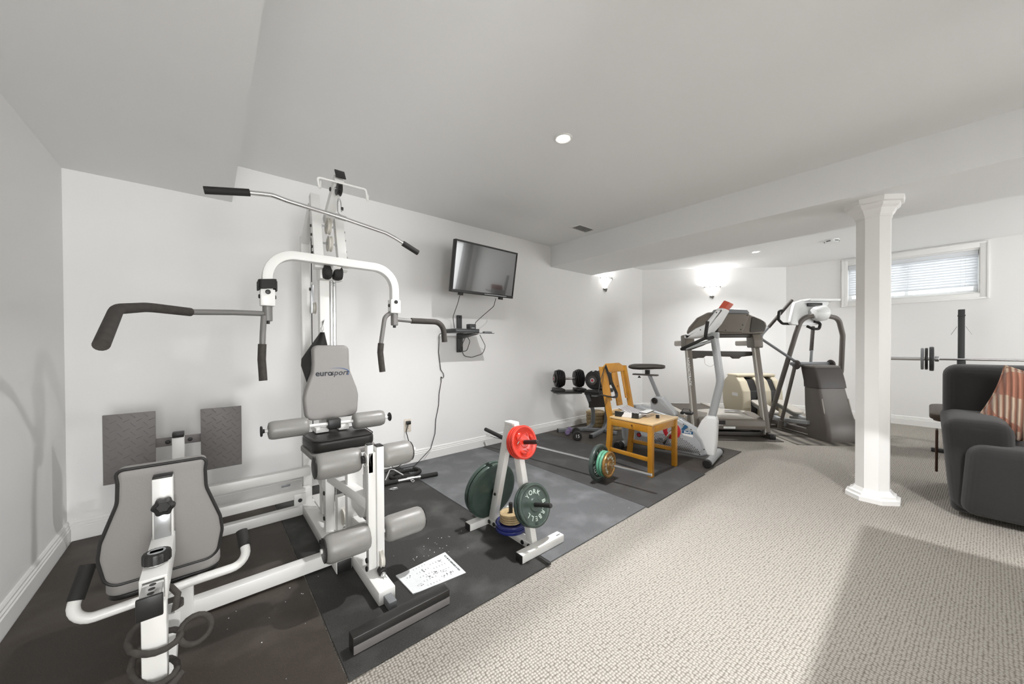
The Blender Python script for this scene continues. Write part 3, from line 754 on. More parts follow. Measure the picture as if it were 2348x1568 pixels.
for y, z in ((1.815, .61), (1.752, .257)):
    B().tube([(.37, y, z), (.85, y, z)], .011, 12).o('roller_bar', ST, g, True)
# --- leg press station
LX = -.129
B().box(LX - .03, LX + .03, 1.44, 3.04, MT, .065, .005).o('press_rail', ST, g, True)
B().box(LX - .028, LX + .027, 1.475, 1.53, .06, .44, .005).o('press_post', ST, g, True)
B().box(-.118, -.058, 2.03, 2.09, .012, .27, .005).o('rear_post', ST, g, True)
sl = B()
sl.box(LX - .030, LX + .030, 1.47, 1.80, .487, .496, .002); sl.box(LX - .030, LX - .023, 1.47, 1.80, .425, .49, .002)
sl.box(LX + .023, LX + .030, 1.47, 1.80, .425, .49, .002); sl.box(LX - .030, LX + .030, 1.47, 1.80, .42, .43, .002)
slv = sl.o('seat_sleeve', ST, g, True)
ch = B().box(LX - .0225, LX + .0225, 1.385, 1.70, .436, .484, .002).o('slide_bar', 'chrome', g, True)
B().box(LX - .027, LX + .027, 1.376, 1.387, .428, .489, .003).o('end_cap', 'black_plastic', ch, True)
for y in (1.405, 1.43, 1.455):
    B().lathe([(.001, .0), (.0075, 0), (.0075, .0006), (.001, .0006)], (LX, y, .484), (0, 0, 1), 16).o('hole', 'black_plastic', ch, True)
kn = B(); n = 36
L = [[Vector((LX + q * (1 - .05 * (k % 2)) * math.cos(2 * PI * k / n), 1.565 + q * (1 - .05 * (k % 2)) * math.sin(2 * PI * k / n), .50 + z)) for k in range(n)] for q, z in ((.026, 0), (.034, .002), (.034, .026), (.032, .031), (.026, .033))]
kn.rings(L); kno = kn.o('adjust_knob', 'black_plastic', g, True)
b = B(); b.lathe([(.019, 0), (.021, 0), (.021, .0006), (.019, .0006)], (LX, 1.565, .533), (0, 0, 1), 24)
b.box(LX - .015, LX + .015, 1.556, 1.574, .533, .5336, 0); b.o('knob_print', 'silver', kno, True)
B().lathe([(.026, 0), (.024, .006), (.018, .008)], (LX, 1.565, .493), (0, 0, 1), 20).o('knob_collar', ST, kno, True)
tb = B().box(LX - .027, LX + .027, 1.765, 1.812, .40, .705, .004).o('backrest_tube', ST, g, True)
B().box(LX - .026, LX + .026, 1.767, 1.810, .704, .711, .002).o('end_cap', 'black_plastic', tb, True)
B().box(LX - .022, LX + .022, 1.757, 1.768, .49, .59, .003).o('inner_tube', 'steel', tb, True)
n = 36; kb = B()
L = [[Vector((LX + .004 + q * (1 + .10 * math.cos(6 * 2 * PI * k / n)) * math.cos(2 * PI * k / n), 1.765 - t, .612 + q * (1 + .10 * math.cos(6 * 2 * PI * k / n)) * math.sin(2 * PI * k / n))) for k in range(n)] for q, t in ((.016, 0), (.019, .012), (.029, .018), (.029, .034), (.018, .038), (.016, .034), (.004, .034))]
kb.rings(L); kb.o('adjust_knob', 'black_plastic', g, True)
LY = 1.825
po = rpoly(mirror([(.148, .34), (.166, .445), (.160, .50), (.118, .63), (.116, .70), (.122, .745)]), [.045, .08, .08, .10, .08, .04, .04, .08, .10, .08, .08, .045], 6)
def lpmap(u, v, w): return (LX + u, LY + w - (v - .34) * .03, v)
lp = B().slab(po, lpmap, .002, .066, .014, 4).o('press_backrest', 'grey_vinyl', g, True)
P = [lpmap(u * .99, .54 + (v - .54) * .99, .006) for u, v in po]
B().tube(P, .0055, 8, cyclic=True).o('backrest_piping', 'piping', lp, True)
ss = B().slab(rpoly([(LX - .16, 1.86), (LX + .16, 1.86), (LX + .15, 2.22), (LX - .15, 2.22)], .05, 5), lambda u, v, w: (u, v, w), .285, .335, .014).o('press_seat', 'grey_vinyl', g, True)
B().slab(rpoly([(LX - .155, 1.862), (LX + .155, 1.862), (LX + .145, 2.215), (LX - .145, 2.215)], .05, 5), lambda u, v, w: (u, v, w), .270, .287, .003).o('seat_board', 'black_plastic', ss, True)
hb = B().tube([(-.328, 1.90, .405), (-.362, 1.82, .262), (-.20, 1.83, .262), (-.06, 1.84, .268), (.118, 1.83, .275), (.102, 1.92, .372)], .0165, 14, fil=.05, seg=7).o('handle_bar', ST, g, True)
B().tube([(-.3265, 1.903, .412), (-.3475, 1.853, .322)], .0215, 16).o('foam_grip', 'black_rubber', hb, True)
B().tube([(.1015, 1.923, .376), (.1095, 1.876, .327)], .0205, 16).o('foam_grip', 'black_rubber', hb, True)
pp = B().box(LX - .045, LX + .012, 2.965, 3.02, .05, .625, .005).o('pedal_post', ST, g, True)
B().box(LX - .043, LX + .010, 2.96, 3.022, .62, .650, .003).o('end_cap', 'black_plastic', pp, True)
B().box(-.255, -.04, 2.985, 3.005, .572, .622, .004).o('pedal_arm', 'plate_grey', g, True)
for x in (-.192, -.092): bolt((x, 2.985, .597), (0, -1, 0), g, .012)
for x0, x1, z0, z1 in ((-.452, -.243, .402, .792), (-.042, .163, .388, .778)):
    fpl = B().box(x0, x1, 2.972, 2.984, z0, z1, .002).o('foot_plate', 'plate_grey', g, True)
    b = B(); k = 0
    nx, nz = 8, 15
    for i in range(nx):
        for j in range(nz):
            if (i + j) % 2: continue
            x = x0 + .014 + i * (x1 - x0 - .028) / (nx - 1); z = z0 + .016 + j * (z1 - z0 - .032) / (nz - 1)
            a = .9 if (j % 2 == 0) else -.5
            b.obox((x, 2.9715, z), (.030, .003, .0045), (math.cos(a), 0, -math.sin(a) if j % 2 == 0 else math.sin(-a)), (0, -1, 0), .001, 1)
    o = b.o('tread_pattern', 'plate_grey', fpl, True); o['kind'] = 'stuff'

# ------------------------------------------------------------------ things clipped to or hung on the gym
lb = thing('lat_bar', 'long chrome lat pulldown bar with black grips hanging from the gym', 'bar', (GX, 2.31, 1.95))
BYL = 2.315
path = [(-.006, BYL, 1.942), (.17, BYL, 1.978), (.27, BYL, 1.992), (.345, BYL, 1.978), (.612, BYL, 1.951), (.89, BYL, 1.912), (.95, BYL, 1.892), (1.115, BYL, 1.822)]
lbar = B().tube(fillet(path, .10, 4), .0125, 14).o('bar', 'chrome', lb, True)
B().tube([(-.010, BYL, 1.941), (.172, BYL, 1.9785)], .0185, 16).o('grip', 'black_rubber', lb, True)
B().tube([(1.008, BYL, 1.867), (1.118, BYL, 1.8205)], .0185, 16).o('grip', 'black_rubber', lb, True)
B().tube([(.585, BYL, 1.9535), (.645, BYL, 1.947)], .0165, 16).o('swivel_collar', 'chrome', lb, True)
b = B(); b.tube([(.612, BYL, 1.962), (.600, BYL, 1.985), (.600, BYL, 2.04), (.608, BYL, 2.075), (.618, BYL, 2.04), (.622, BYL, 1.985)], .0035, 8, fil=.008, cyclic=False); b.o('carabiner', 'steel', lb, True)
B().box(.618, .632, BYL - .006, BYL + .006, 1.995, 2.015, .003).o('carabiner_gate', 'black_plastic', lb, True)
# ankle strap wound round the left bracket
b = B(); so_ = rpoly([(-.042, -.040), (.042, -.040), (.042, .040), (-.042, .040)], .018, 4); si_ = rpoly([(-.0345, -.0315), (.0345, -.0315), (.0345, .0315), (-.0345, .0315)], .010, 4)
L = []
for outl_, z in ((so_, 1.492), (so_, 1.545), (si_, 1.545), (si_, 1.492)): L.append([Vector((.254 + u, PY + v, z + .004 * math.sin(u * 40))) for u, v in outl_])
b.rings(L, cyclic=True)
sk = thing('ankle_strap', 'black velcro ankle strap wrapped round the left press arm', 'strap', (.254, PY, 1.49))
b.o('band', 'black_rubber', sk, True)
B().box(.205, .214, PY - .035, PY - .005, 1.478, 1.528, .003).o('strap_tail', 'black_rubber', sk, True)
B().box(.292, .299, PY - .03, PY + .02, 1.482, 1.540, .003).o('strap_tail', 'black_plastic', sk, True)
# black ab sling hanging behind the backrest
ab = thing('ab_sling', 'black fabric sling hanging from a chrome clip behind the backrest', 'sling', (.54, 2.55, .9))
SY = 2.535
b = B(); nU, nV = 10, 8; top, bot = [], []
for s_ in (0, 1):
    rows = []
    for i in range(nU + 1):
        v = i / nU; z = 1.262 - v * .42
        x0 = .548 - .115 * min(1, v * 2.3) + (.0 if v < .45 else (v - .45) * .11); x1 = .572 + .03 * min(1, v * 3)
        rows.append([Vector((x0 + (x1 - x0) * j / nV, SY + .012 * math.sin(v * 5 + j * .8) + s_ * .004, z + .02 * (j / nV) * v)) for j in range(nV + 1)])
    (top if s_ == 0 else bot).extend(rows)
loops = [top[i] + list(reversed(bot[i])) for i in range(nU + 1)]
b.rings(loops); b.o('sling_fabric', 'black_rubber', ab, True, 60)
b = B(); b.tube([(.557, SY, 1.262), (.552, SY, 1.285), (.560, SY, 1.315), (.57, SY + .005, 1.285)], .003, 8, cyclic=True); b.o('clip', 'chrome', ab, True)
B().tube([(.56, SY, 1.31), (.565, SY + .01, 1.33), (.578, 2.567, 1.345)], .0045, 8).o('clip_hook', 'chrome', ab, True)
# grey tube wound round the leg press post
def coil(pts, r, n=10): return B().tube(fillet(pts, .03, 5), r, n)
tw = thing('resistance_tube', 'grey rubber exercise tube knotted round the leg press post', 'exercise tube', (LX, 1.49, .2))
P = []
for k in range(41):
    a = -.5 + 2 * PI * 2.6 * k / 40; rr = .050 + .008 * math.sin(k * .9)
    P.append((LX + rr * math.cos(a), 1.502 + rr * math.sin(a), .375 - .0058 * k + .022 * math.sin(a * 1.0 + .4)))
P = [(LX + .03, 1.545, .42), (LX + .05, 1.51, .405)] + P
tub = B().tube(P, .0085, 10).o('tube', 'foam', tw, True)
lp_ = []
for k in range(18):
    a = 2 * PI * k / 18; lp_.append((LX + .090 + .038 * math.cos(a), 1.50 + .014 * math.sin(a), .280 + .036 * math.sin(a)))
B().tube(lp_, .008, 10, cyclic=True).o('loop', 'foam', tw, True)
B().tube([(LX - .05, 1.448, .165), (LX, 1.445, .15), (LX + .035, 1.452, .172), (LX + .06, 1.47, .185)], [.011, .015, .014, .009], 10).o('knot', 'foam', tw, True)

# ================================================================== WEIGHT PLATES
def plate_profile(r, t, hole=.014, hub=.28):
    """cast plate: thick rim, recessed web, raised hub"""
    h = t / 2
    half = [(hole, h * .9), (r * hub, h * .9), (r * (hub + .05), h * .45), (r * .80, h * .45), (r * .86, h * .95), (r * .93, h), (r * .985, h * .8), (r, h * .35)]
    return half
def plate(name, label, c, ax, r, t, m, group=None, letters=None, grips=False, hole=.014, up=(0, 0, 1), lrot=0.):
    c = vec(c); ax = vec(ax).normalized()
    th = thing(name, label, 'weight plate', c, 0, group)
    hf = plate_profile(r, t, hole)
    prof = [(q, h) for q, h in hf] + [(q, -h) for q, h in reversed(hf)]
    b = B(); u = vec(up) if abs(ax.z) < .9 else Vector((1, 0, 0)); u = (u - ax * u.dot(ax)).normalized(); v = ax.cross(u); n = 40
    L = [[c + ax * h + (u * math.cos(2 * PI * k / n) + v * math.sin(2 * PI * k / n)) * q for k in range(n)] for q, h in prof]
    b.rings(L, cyclic=True); disc = b.o('disc', m, th, True)
    if grips:
        for k in range(3):
            a0 = k * 2 * PI / 3 + .35
            pts = [c + ax * (t * .30) + (u * math.cos(a0 + s * .17) + v * math.sin(a0 + s * .17)) * r * .60 for s in range(6)]
            B().tube(pts, [r * .05, r * .12, r * .13, r * .13, r * .12, r * .05], 8).o('hand_grip', m if k != 1 else m, disc, True)
            pts = [c + ax * (t * .26) + (u * math.cos(a0 + .95 + s * .1) + v * math.sin(a0 + .95 + s * .1)) * r * (.42 + .05 * s) for s in range(4)]
            B().tube(pts, r * .028, 6).o('rib', 'letter' if k == 0 else m, disc, True)
    if letters:
        tot = len(letters); meshes = []
        for i, chx in enumerate(letters):
            if chx == ' ': continue
            a = lrot - (i - (tot - 1) / 2) * (2 * PI / (tot + 1.5))
            rd = (u * math.cos(a) + v * math.sin(a))
            tg = rd.cross(ax)
            text('letter', chx, r * .30, 'letter', disc, c + ax * (t * .225 + .0008) + rd * r * .585, tuple(tg), tuple(rd), bold=.0006, ext=.0012)
    return th
TX, TY = 1.405, 1.665
tree = thing('plate_rack', 'white A-shaped weight plate rack with black pegs', 'plate rack', (TX, TY, MT))
def foot(y, x0, x1, rz=0):
    b = B(); b.box(x0, x1, y - .027, y + .027, MT, .052, .003); f = b.o('foot', ST, tree, True)
    B().box(x0 - .004, x0 + .001, y - .026, y + .026, MT, .050, .002).o('end_cap', 'black_plastic', f, True)
    return f
foot(1.885, 1.235, 1.585); f2 = foot(1.424, 1.26, 1.59)
B().box(1.545, 1.575, 1.414, 1.420, .0519, .0525, 0).o('sticker', 'print', f2, True)
bb = B().box(TX - .026, TX + .026, 1.455, 1.86, MT, .045, .003).o('base_bar', ST, tree, True)
for y in (1.475, 1.53, 1.80, 1.85): bolt((TX - .026, y, .028), (-1, 0, 0), bb, .013)
B().beam((TX, 1.845, .03), (TX, 1.668, .700), .052, .040, (1, 0, 0)).o('leg', ST, tree, True)
B().beam((TX, 1.475, .03), (TX, 1.632, .700), .052, .040, (1, 0, 0)).o('leg', ST, tree, True)
B().box(TX - .0275, TX + .0275, 1.612, 1.692, .690, .708, .006).o('top_cap', ST, tree, True)
pegs = [((TX, 1.61, .588), (TX, 1.425, .628)), ((TX, 1.69, .585), (TX, 1.925, .612)), ((TX, 1.53, .240), (TX, 1.325, .302)), ((TX, 1.80, .215), (TX, 1.98, .245))]
for a, b_ in pegs:
    pg = B().cyl(a, b_, .0125, 14, .003).o('peg', 'black_plastic', tree, True)
B().cyl((TX, TY, .045), (TX, TY, .205), .0125, 14, .002).o('stack_post', 'black_plastic', tree, True)
bolt((TX - .024, 1.79, .225), (-1, 0, 0), tree, .010)
def on_peg(i, s): a, b_ = vec(pegs[i][0]), vec(pegs[i][1]); return a + (b_ - a).normalized() * s, (b_ - a).normalized()
for k, s_ in enumerate((.030, .050, .070)):
    c, ax = on_peg(0, s_)
    plate('weight_plate', ['red plate against the white leg, innermost of three', 'red plate in the middle of the three on the top peg', 'red plate with cut-out hand grips, outermost on the top peg'][k], c - Vector((0, 0, 0)), ax, .098, .018, 'red_paint', 'red plates on the rack', grips=(k == 2), hole=.013)
for k, s_ in enumerate((.045, .075)):
    c, ax = on_peg(2, s_)
    plate('weight_plate', ['dark green plate behind the lettered one on the low front peg', 'dark green plate with raised YORK BARBELL lettering on the low front peg'][k], c, ax, .120, .026, 'dark_green', 'dark green plates on the rack', 'YORK BARBELL ' if k else None, hole=.013, lrot=-1.95)
for k, s_ in enumerate((.055, .090)):
    c, ax = on_peg(3, s_)
    plate('weight_plate', ['large dark green plate nearest the leg on the rear low peg', 'large dark green plate outermost on the rear low peg'][k], c, ax, .185, .030, 'dark_green', 'large plates on the rear peg', hole=.013)
z = .0455
for k in range(2):
    plate('weight_plate', ['glossy blue plate at the bottom of the flat pile on the rack', 'glossy blue plate under the tan ones on the rack'][k], (TX, TY, z + .0125), (0, 0, 1), .096, .024, 'blue_paint', 'blue plates flat on the rack', hole=.0135); z += .0245
for k in range(4):
    plate('weight_plate', ['lowest small tan plate in the pile on the rack', 'second small tan plate from the bottom of the rack pile', 'third small tan plate from the bottom of the rack pile', 'top small tan plate of the pile on the rack'][k], (TX, TY, z + .0065), (0, 0, 1), .068, .0125, 'tan_plate', 'small tan plates flat on the rack', hole=.0135); z += .013

# ================================================================== BARBELL ON THE FLOOR
bp0, bp1 = Vector((2.599, 1.385, .168)), Vector((2.387, 3.253, .168))
bax = (bp1 - bp0).normalized(); RB = .155
bz = MT + RB + .001; bp0.z = bp1.z = bz
bl = thing('barbell', 'chrome barbell lying on the mats in front of the pine chair', 'barbell', tuple((bp0 + bp1) / 2))
B().cyl(bp0, bp1, .0125, 16, .003).o('bar', 'chrome', bl, True)
for s_ in (.50, 1.40):
    B().cyl(bp0 + bax * s_, bp0 + bax * (s_ + .02), .02, 16).o('collar', 'steel', bl, True)
HB = .0128
sp = [(.455, RB, .034, 'grey_green', 'large grey-green plate on the near end of the barbell', 'YORK BARBELL '), (.416, .108, .024, 'mint_green', 'mint green plate beside the large grey one on the barbell', None), (.389, .108, .024, 'mint_green', 'mint green plate beside the gold one on the barbell', None), (.362, .108, .022, 'gold', 'gold plate with raised lettering on the near end of the barbell', 'YORK BARBELL ')]
for s_, r, t, m, lab, let in sp:
    plate('weight_plate', lab, bp0 + bax * s_, -bax, r, t, m, 'plates on the near end of the barbell', let, hole=HB)
for k, (s_, r, t, m) in enumerate(((1.445, RB, .034, 'grey_green'), (1.484, .108, .024, 'dark_green'), (1.511, .108, .024, 'dark_green'))):
    plate('weight_plate', ['large grey-green plate on the far end of the barbell by the wall', 'small dark green plate in the middle of the far barbell end', 'small dark green plate outermost on the far barbell end'][k], bp0 + bax * s_, bax, r, t, m, 'plates on the far end of the barbell', hole=HB)

# ================================================================== LOOSE GYM ACCESSORIES BY THE WALL
cb = thing('cable_curl_bar', 'short cable curl bar with black grips and chrome sleeve on the mat', 'bar', (1.31, 2.90, MT))
q0, q1 = Vector((1.075, 2.945, MT + .019)), Vector((1.548, 2.852, MT + .019)); qd = (q1 - q0).normalized()
B().tube([q0 + qd * .05, q1 - qd * .05], .0125, 14).o('bar', 'chrome', cb, True)
B().tube([q0, q0 + qd * .14], .0185, 16).o('grip', 'black_rubber', cb, True)
B().tube([q1 - qd * .15, q1], .0185, 16).o('grip', 'black_rubber', cb, True)
B().tube([q0 + qd * .215, q0 + qd * .275], .0165, 16).o('swivel_collar', 'chrome', cb, True)
b = B(); cc = q0 + qd * .262 + Vector((-.012, -.03, -.002)); b.tube([(cc.x + .013 * math.cos(a), cc.y + .016 * math.sin(a), cc.z - .008 + .003 * math.sin(a)) for a in [k * PI / 6 for k in range(12)]], .003, 8, cyclic=True); b.o('ring', 'chrome', cb, True)
vh = thing('row_handle', 'chrome triangular rowing handle lying by the wall socket', 'handle', (1.2, 3.05, MT))
b = B(); b.tube([(1.275, 2.955, MT + .045), (1.262, 3.12, MT + .05), (1.235, 3.15, MT + .05), (1.125, 2.985, MT + .012)], .0055, 8, fil=.012); b.o('frame', 'chrome', vh, True)
b = B(); b.tube([(1.135, 3.0, MT + .012), (1.10, 2.99, MT + .012)], .011, 10); b.o('grip', 'black_rubber', vh, True)
b = B(); b.tube([(1.255 + .011 * math.cos(a), 3.165, MT + .055 + .016 * math.sin(a)) for a in [k * PI / 6 for k in range(12)]], .003, 8, cyclic=True); b.o('ring', 'chrome', vh, True)
rp = thing('triceps_rope', 'black braided rope coiled on the mat near the wall', 'rope', (1.35, 3.04, MT))
P = []
for k in range(29):
    a = .4 + 2 * PI * k / 26; P.append((1.335 + .135 * math.cos(a), 3.045 + .075 * math.sin(a), MT + .0165 + (.02 if k > 24 else 0) * (k - 24) / 4))
rr = [(.016 if k % 2 else .0125) for k in range(29 * 3)]
PP = []
for k in range(len(P) - 1):
    for j in range(3): PP.append(Vector(P[k]).lerp(Vector(P[k + 1]), j / 3))
B().tube(PP, rr[:len(PP)], 10).o('rope', 'black_rubber', rp, True)
cr = thing('carabiner', 'small chrome carabiner lying beside the curl bar', 'carabiner', (1.12, 2.82, MT))
b = B(); b.tube([(1.10, 2.83, MT + .004), (1.12, 2.80, MT + .004), (1.16, 2.795, MT + .004), (1.165, 2.825, MT + .004), (1.13, 2.84, MT + .004)], .004, 8, cyclic=True); b.o('body', 'chrome', cr, True)
B().tube([(1.105, 2.826, MT + .004), (1.16, 2.821, MT + .004)], .0035, 8).o('gate', 'steel', cr, True)

# leaflet
pz = MT
lf = thing('leaflet', 'printed exercise leaflet lying on the mat behind the foot board', 'leaflet', (.85, 1.65, pz))
A_, Bq, Cq, Dq = Vector((.708, 1.742, 0)), Vector((1.002, 1.763, 0)), Vector((.992, 1.534, 0)), Vector((.716, 1.56, 0))
def bil(u, v, z): p = (A_ * (1 - u) + Bq * u) * (1 - v) + (Dq * (1 - u) + Cq * u) * v; return Vector((p.x, p.y, z))
for k, dz in ((0, .0004), (1, .0016)):
    b = B(); L = []
    nU = 10
    lo = [[bil(i / nU, j / 4, pz + dz + .004 * max(0, .12 - i / nU) * 8 * k) for j in range(5)] for i in range(nU + 1)]
    hi = [[p + Vector((0, 0, .0008)) for p in r] for r in lo]
    b.rings([lo[i] + list(reversed(hi[i])) for i in range(nU + 1)]); b.o('sheet', 'paper', lf, True, 60)
b = B(); random.seed(5)
def quad(u0, u1, v0, v1, z=pz + .00295):
    p = [bil(u0, v0, z), bil(u1, v0, z), bil(u1, v1, z), bil(u0, v1, z)]
    b.rings([[*p], [q + Vector((0, 0, .0002)) for q in p]])
vv = .12
while vv < .85:
    w = random.uniform(.02, .05); quad(.925, .955, vv, vv + w); vv += w + random.choice([.010, .012, .03])
for (u, v) in ((.75, .25), (.70, .62), (.66, .80), (.42, .28), (.40, .62), (.55, .55), (.16, .3), (.2, .75), (.78, .78)):
    for k in range(7):
        a = random.uniform(-.05, .05); c = random.uniform(-.06, .06); quad(u + a, u + a + random.uniform(.006, .02), v + c, v + c + random.uniform(.008, .03))
for k in range(9):
    for j in range(5): quad(.30 + .055 * j + .3 * (k % 2), .31 + .055 * j + .3 * (k % 2) - .004, .08 + .1 * k, .12 + .1 * k)
o = b.o('print', 'print', lf, True); o['kind'] = 'stuff'

# ================================================================== PINE CHAIR
ch = thing('pine_chair', 'yellow varnished pine chair beside the exercise bike', 'chair', (3.18, 1.81, MT))
PN = 'pine'
fx0, fx1, fy = 2.935, 3.425, 1.565
for x0, x1 in ((fx0, fx0 + .043), (fx1 - .043, fx1)):
    B().box(x0, x1, fy, fy + .042, MT, .462, .003).o('leg', PN, ch, True)
rx0, rx1, ry = 2.965, 3.40, 2.035
for x0, x1 in ((rx0, rx0 + .04), (rx1 - .04, rx1)):
    xm = (x0 + x1) / 2
    b = B(); L = []
    for y, z, dx in ((2.055, MT, 0), (ry - .005, .25, 0), (ry - .015, .45, 0), (ry + .0, .52, 0), (ry + .085, .955, .0)):
        L.append([Vector((xm - .02, y - .022, z)), Vector((xm + .02, y - .022, z)), Vector((xm + .02, y + .022, z)), Vector((xm - .02, y + .022, z))])
    b.rings(L); b.o('leg', PN, ch, True, 20)
yb = lambda z: ry + (z - .52) * .195
B().slab(rpoly([(fx0 - .006, fy - .008), (fx1 + .006, fy - .008), (rx1 - .0, ry - .012), (rx0, ry - .012)], .012, 3), lambda u, v, w: (u, v, w), .462, .482, .005).o('seat', 'pine_seat', ch, True)
B().box(fx0 + .04, fx1 - .04, fy + .006, fy + .028, .395, .462, .003).o('apron', PN, ch, True)
ap = B().beam((fx0 + .014, fy + .03, .428), (rx0 + .014, ry - .03, .428), .022, .066).o('apron', PN, ch, True)
B().beam((fx1 - .014, fy + .03, .428), (rx1 - .014, ry - .03, .428), .022, .066).o('apron', PN, ch, True)
B().box(rx0 + .03, rx1 - .03, ry - .03, ry - .01, .40, .462, .003).o('apron', PN, ch, True)
B().lathe([(.001, 0), (.010, 0), (.009, .001), (.001, .0012)], (fx0 + .0025, 1.76, .435), (-1, 0, 0), 12).o('knot', 'knot', ap, True)
B().beam((fx0 + .022, fy + .04, .155), (rx0 + .02, ry - .01, .155), .020, .036).o('stretcher', PN, ch, True)
B().beam((fx1 - .022, fy + .04, .165), (rx1 - .02, ry - .01, .165), .020, .036).o('stretcher', PN, ch, True)
# curved crest rail, three slats, lower rail
cr_ = [(rx0 + .005, .872), (rx0 + .03, .90), (rx0 + .10, .895), (rx1 - .10, .895), (rx1 - .03, .90), (rx1 - .005, .872), (rx1 - .0, .95), (rx1 - .05, .955), (rx1 - .11, .985), (rx0 + .11, .985), (rx0 + .05, .955), (rx0, .95)]
B().slab(rpoly(cr_, .02, 3), lambda u, v, w: (u, yb(v) - .012 + w, v), 0, .024, .004).o('crest_rail', PN, ch, True)
B().slab([(rx0 + .03, .50), (rx1 - .03, .50), (rx1 - .03, .528), (rx0 + .03, .528)], lambda u, v, w: (u, yb(v) - .014 + w, v), 0, .026, .004).o('lower_rail', 'pine_seat', ch, True)
xm = (rx0 + rx1) / 2
slt = B().slab(rpoly([(xm - .045, .60), (xm + .045, .60), (xm + .045, .90), (xm - .045, .90)], .004, 2), lambda u, v, w: (u, yb(v) - .009 + w, v), 0, .016, .003).o('back_slat', PN, ch, True)
B().lathe([(.001, 0), (.009, 0), (.008, .001), (.001, .0012)], (xm + .005, yb(.75) - .0092, .75), (0, -1, .2), 12).o('knot', 'knot', slt, True)
B().slab([(xm - .045, .56), (xm + .045, .56), (xm + .045, .60), (xm - .045, .60)], lambda u, v, w: (u, yb(v) - .009 + w, v), 0, .016, .003).o('back_slat', PN, ch, True)
for x in (rx0 + .075, rx1 - .075):
    B().slab([(x - .016, .62), (x + .016, .62), (x + .016, .90), (x - .016, .90)], lambda u, v, w: (u, yb(v) - .009 + w, v), 0, .016, .003).o('back_slat', PN, ch, True)
# band over the back post
bd = thing('resistance_band', 'black flat resistance band looped over the chair back post', 'exercise band', (rx0, 2.1, .65))
px0 = rx0 + .012
P = fillet([(px0 + .02, 2.085, .968), (px0 + .07, 2.048, .80), (px0 + .155, 2.03, .655), (px0 + .06, 2.02, .655), (px0 - .14, 2.055, .70), (px0 - .08, 2.075, .82)], .03, 5)
B().sweep(P, [(-.0025, -.014), (.0025, -.014), (.0025, .014), (-.0025, .014)], up=(1, 0, 0), cyclic=True).o('band', 'black_rubber', bd, True)
# books on the seat
bk1 = thing('zebra_binder', 'black and white zebra striped binder on the chair seat', 'binder', (3.10, 1.88, .483))
M = Matrix.Translation((3.13, 1.885, .483)) @ Matrix.Rotation(math.radians(12), 4, 'Z')
B().box(-.12, .12, -.115, .115, 0, .004, .001, 1, M).o('cover', 'zebra', bk1, True)
M2 = M @ Matrix.Translation((0, -.02, .0)) @ Matrix.Rotation(math.radians(16), 4, 'X')
B().box(-.12, .12, -.09, .115, .045, .050, .001, 1, M2).o('cover', 'zebra', bk1, True)
B().box(-.121, -.117, -.115, .115, .002, .05, .001, 1, M).o('spine', 'zebra', bk1, True)
B().box(-.11, .112, -.108, .105, .004, .030, .001, 1, M).o('pages', 'paper', bk1, True)
bk2 = thing('black_booklet', 'thin black and white booklets on top of the zebra binder', 'booklet', (3.2, 1.80, .515))
M = Matrix.Translation((3.215, 1.77, .5145)) @ Matrix.Rotation(math.radians(8), 4, 'Z')
B().box(-.10, .10, -.04, .03, 0, .008, .001, 1, M).o('pages', 'label_white', bk2, True)
B().box(-.102, .102, -.042, .032, .008, .012, .001, 1, M).o('cover', 'black_plastic', bk2, True)
B().box(-.08, .10, -.035, .035, .012, .016, .001, 1, M).o('pages', 'label_white', bk2, True)
sx = thing('small_box', 'tiny black and white box at the seat edge of the chair', 'box', (3.215, 1.655, .4825))
M = Matrix.Translation((3.215, 1.655, .4825)) @ Matrix.Rotation(math.radians(10), 4, 'Z')
B().box(-.018, .006, -.014, .014, 0, .03, .001, 1, M).o('case', 'black_plastic', sx, True)
B().box(.006, .02, -.014, .014, 0, .03, .001, 1, M).o('lid', 'label_white', sx, True)

# ================================================================== DUMBBELL STAND
ds = thing('dumbbell_stand', 'grey steel dumbbell stand with two splayed feet by the wall', 'dumbbell stand', (3.85, 2.9, MT))
def cleg(foot, bend, knee, top, lab):
    P = fillet([foot, bend, knee, top], .11, 7)
    lg = B().rtube(P, .05, .045, up=(0, 0, 1), rad=.008).o('leg', 'silver_dark', ds, True)
    d = (vec(foot) - vec(bend)).normalized()
    B().obox(vec(foot) + d * .003, (.008, .048, .046), d, (0, 0, 1), .003).o('foot_cap', 'black_plastic', lg, True)
cleg((3.545, 3.215, .034), (3.99, 2.975, .034), (3.93, 2.93, .30), (3.72, 2.885, .575), 0)
cleg((3.625, 2.735, .034), (4.095, 2.845, .034), (4.06, 2.80, .30), (3.90, 2.715, .585), 1)
B().beam((3.86, 3.04, .035), (4.02, 2.83, .035), .045, .04).o('cross_bar', 'silver_dark', ds, True)
B().beam((4.02, 2.83, .035), (4.0, 2.62, .035), .045, .04).o('cross_bar', 'silver_dark', ds, True)
b = B(); b.slab(rpoly([(0, .33), (.20, .33), (.22, .56), (0, .56)], .02), lambda u, v, w: (3.755 + u * .76 - (v - .44) * .35, 2.90 - u * .65, v), 0, .001)
q0, q1 = Vector((3.80, 2.90, .45)), Vector((3.955, 2.755, .46))
b = B(); dd = (q1 - q0).normalized(); b.obox((q0 + q1) / 2, ((q1 - q0).length, .012, .22), dd, (-.35, -.1, 1), .004); b.o('centre_panel', 'tread_dark', ds, True)
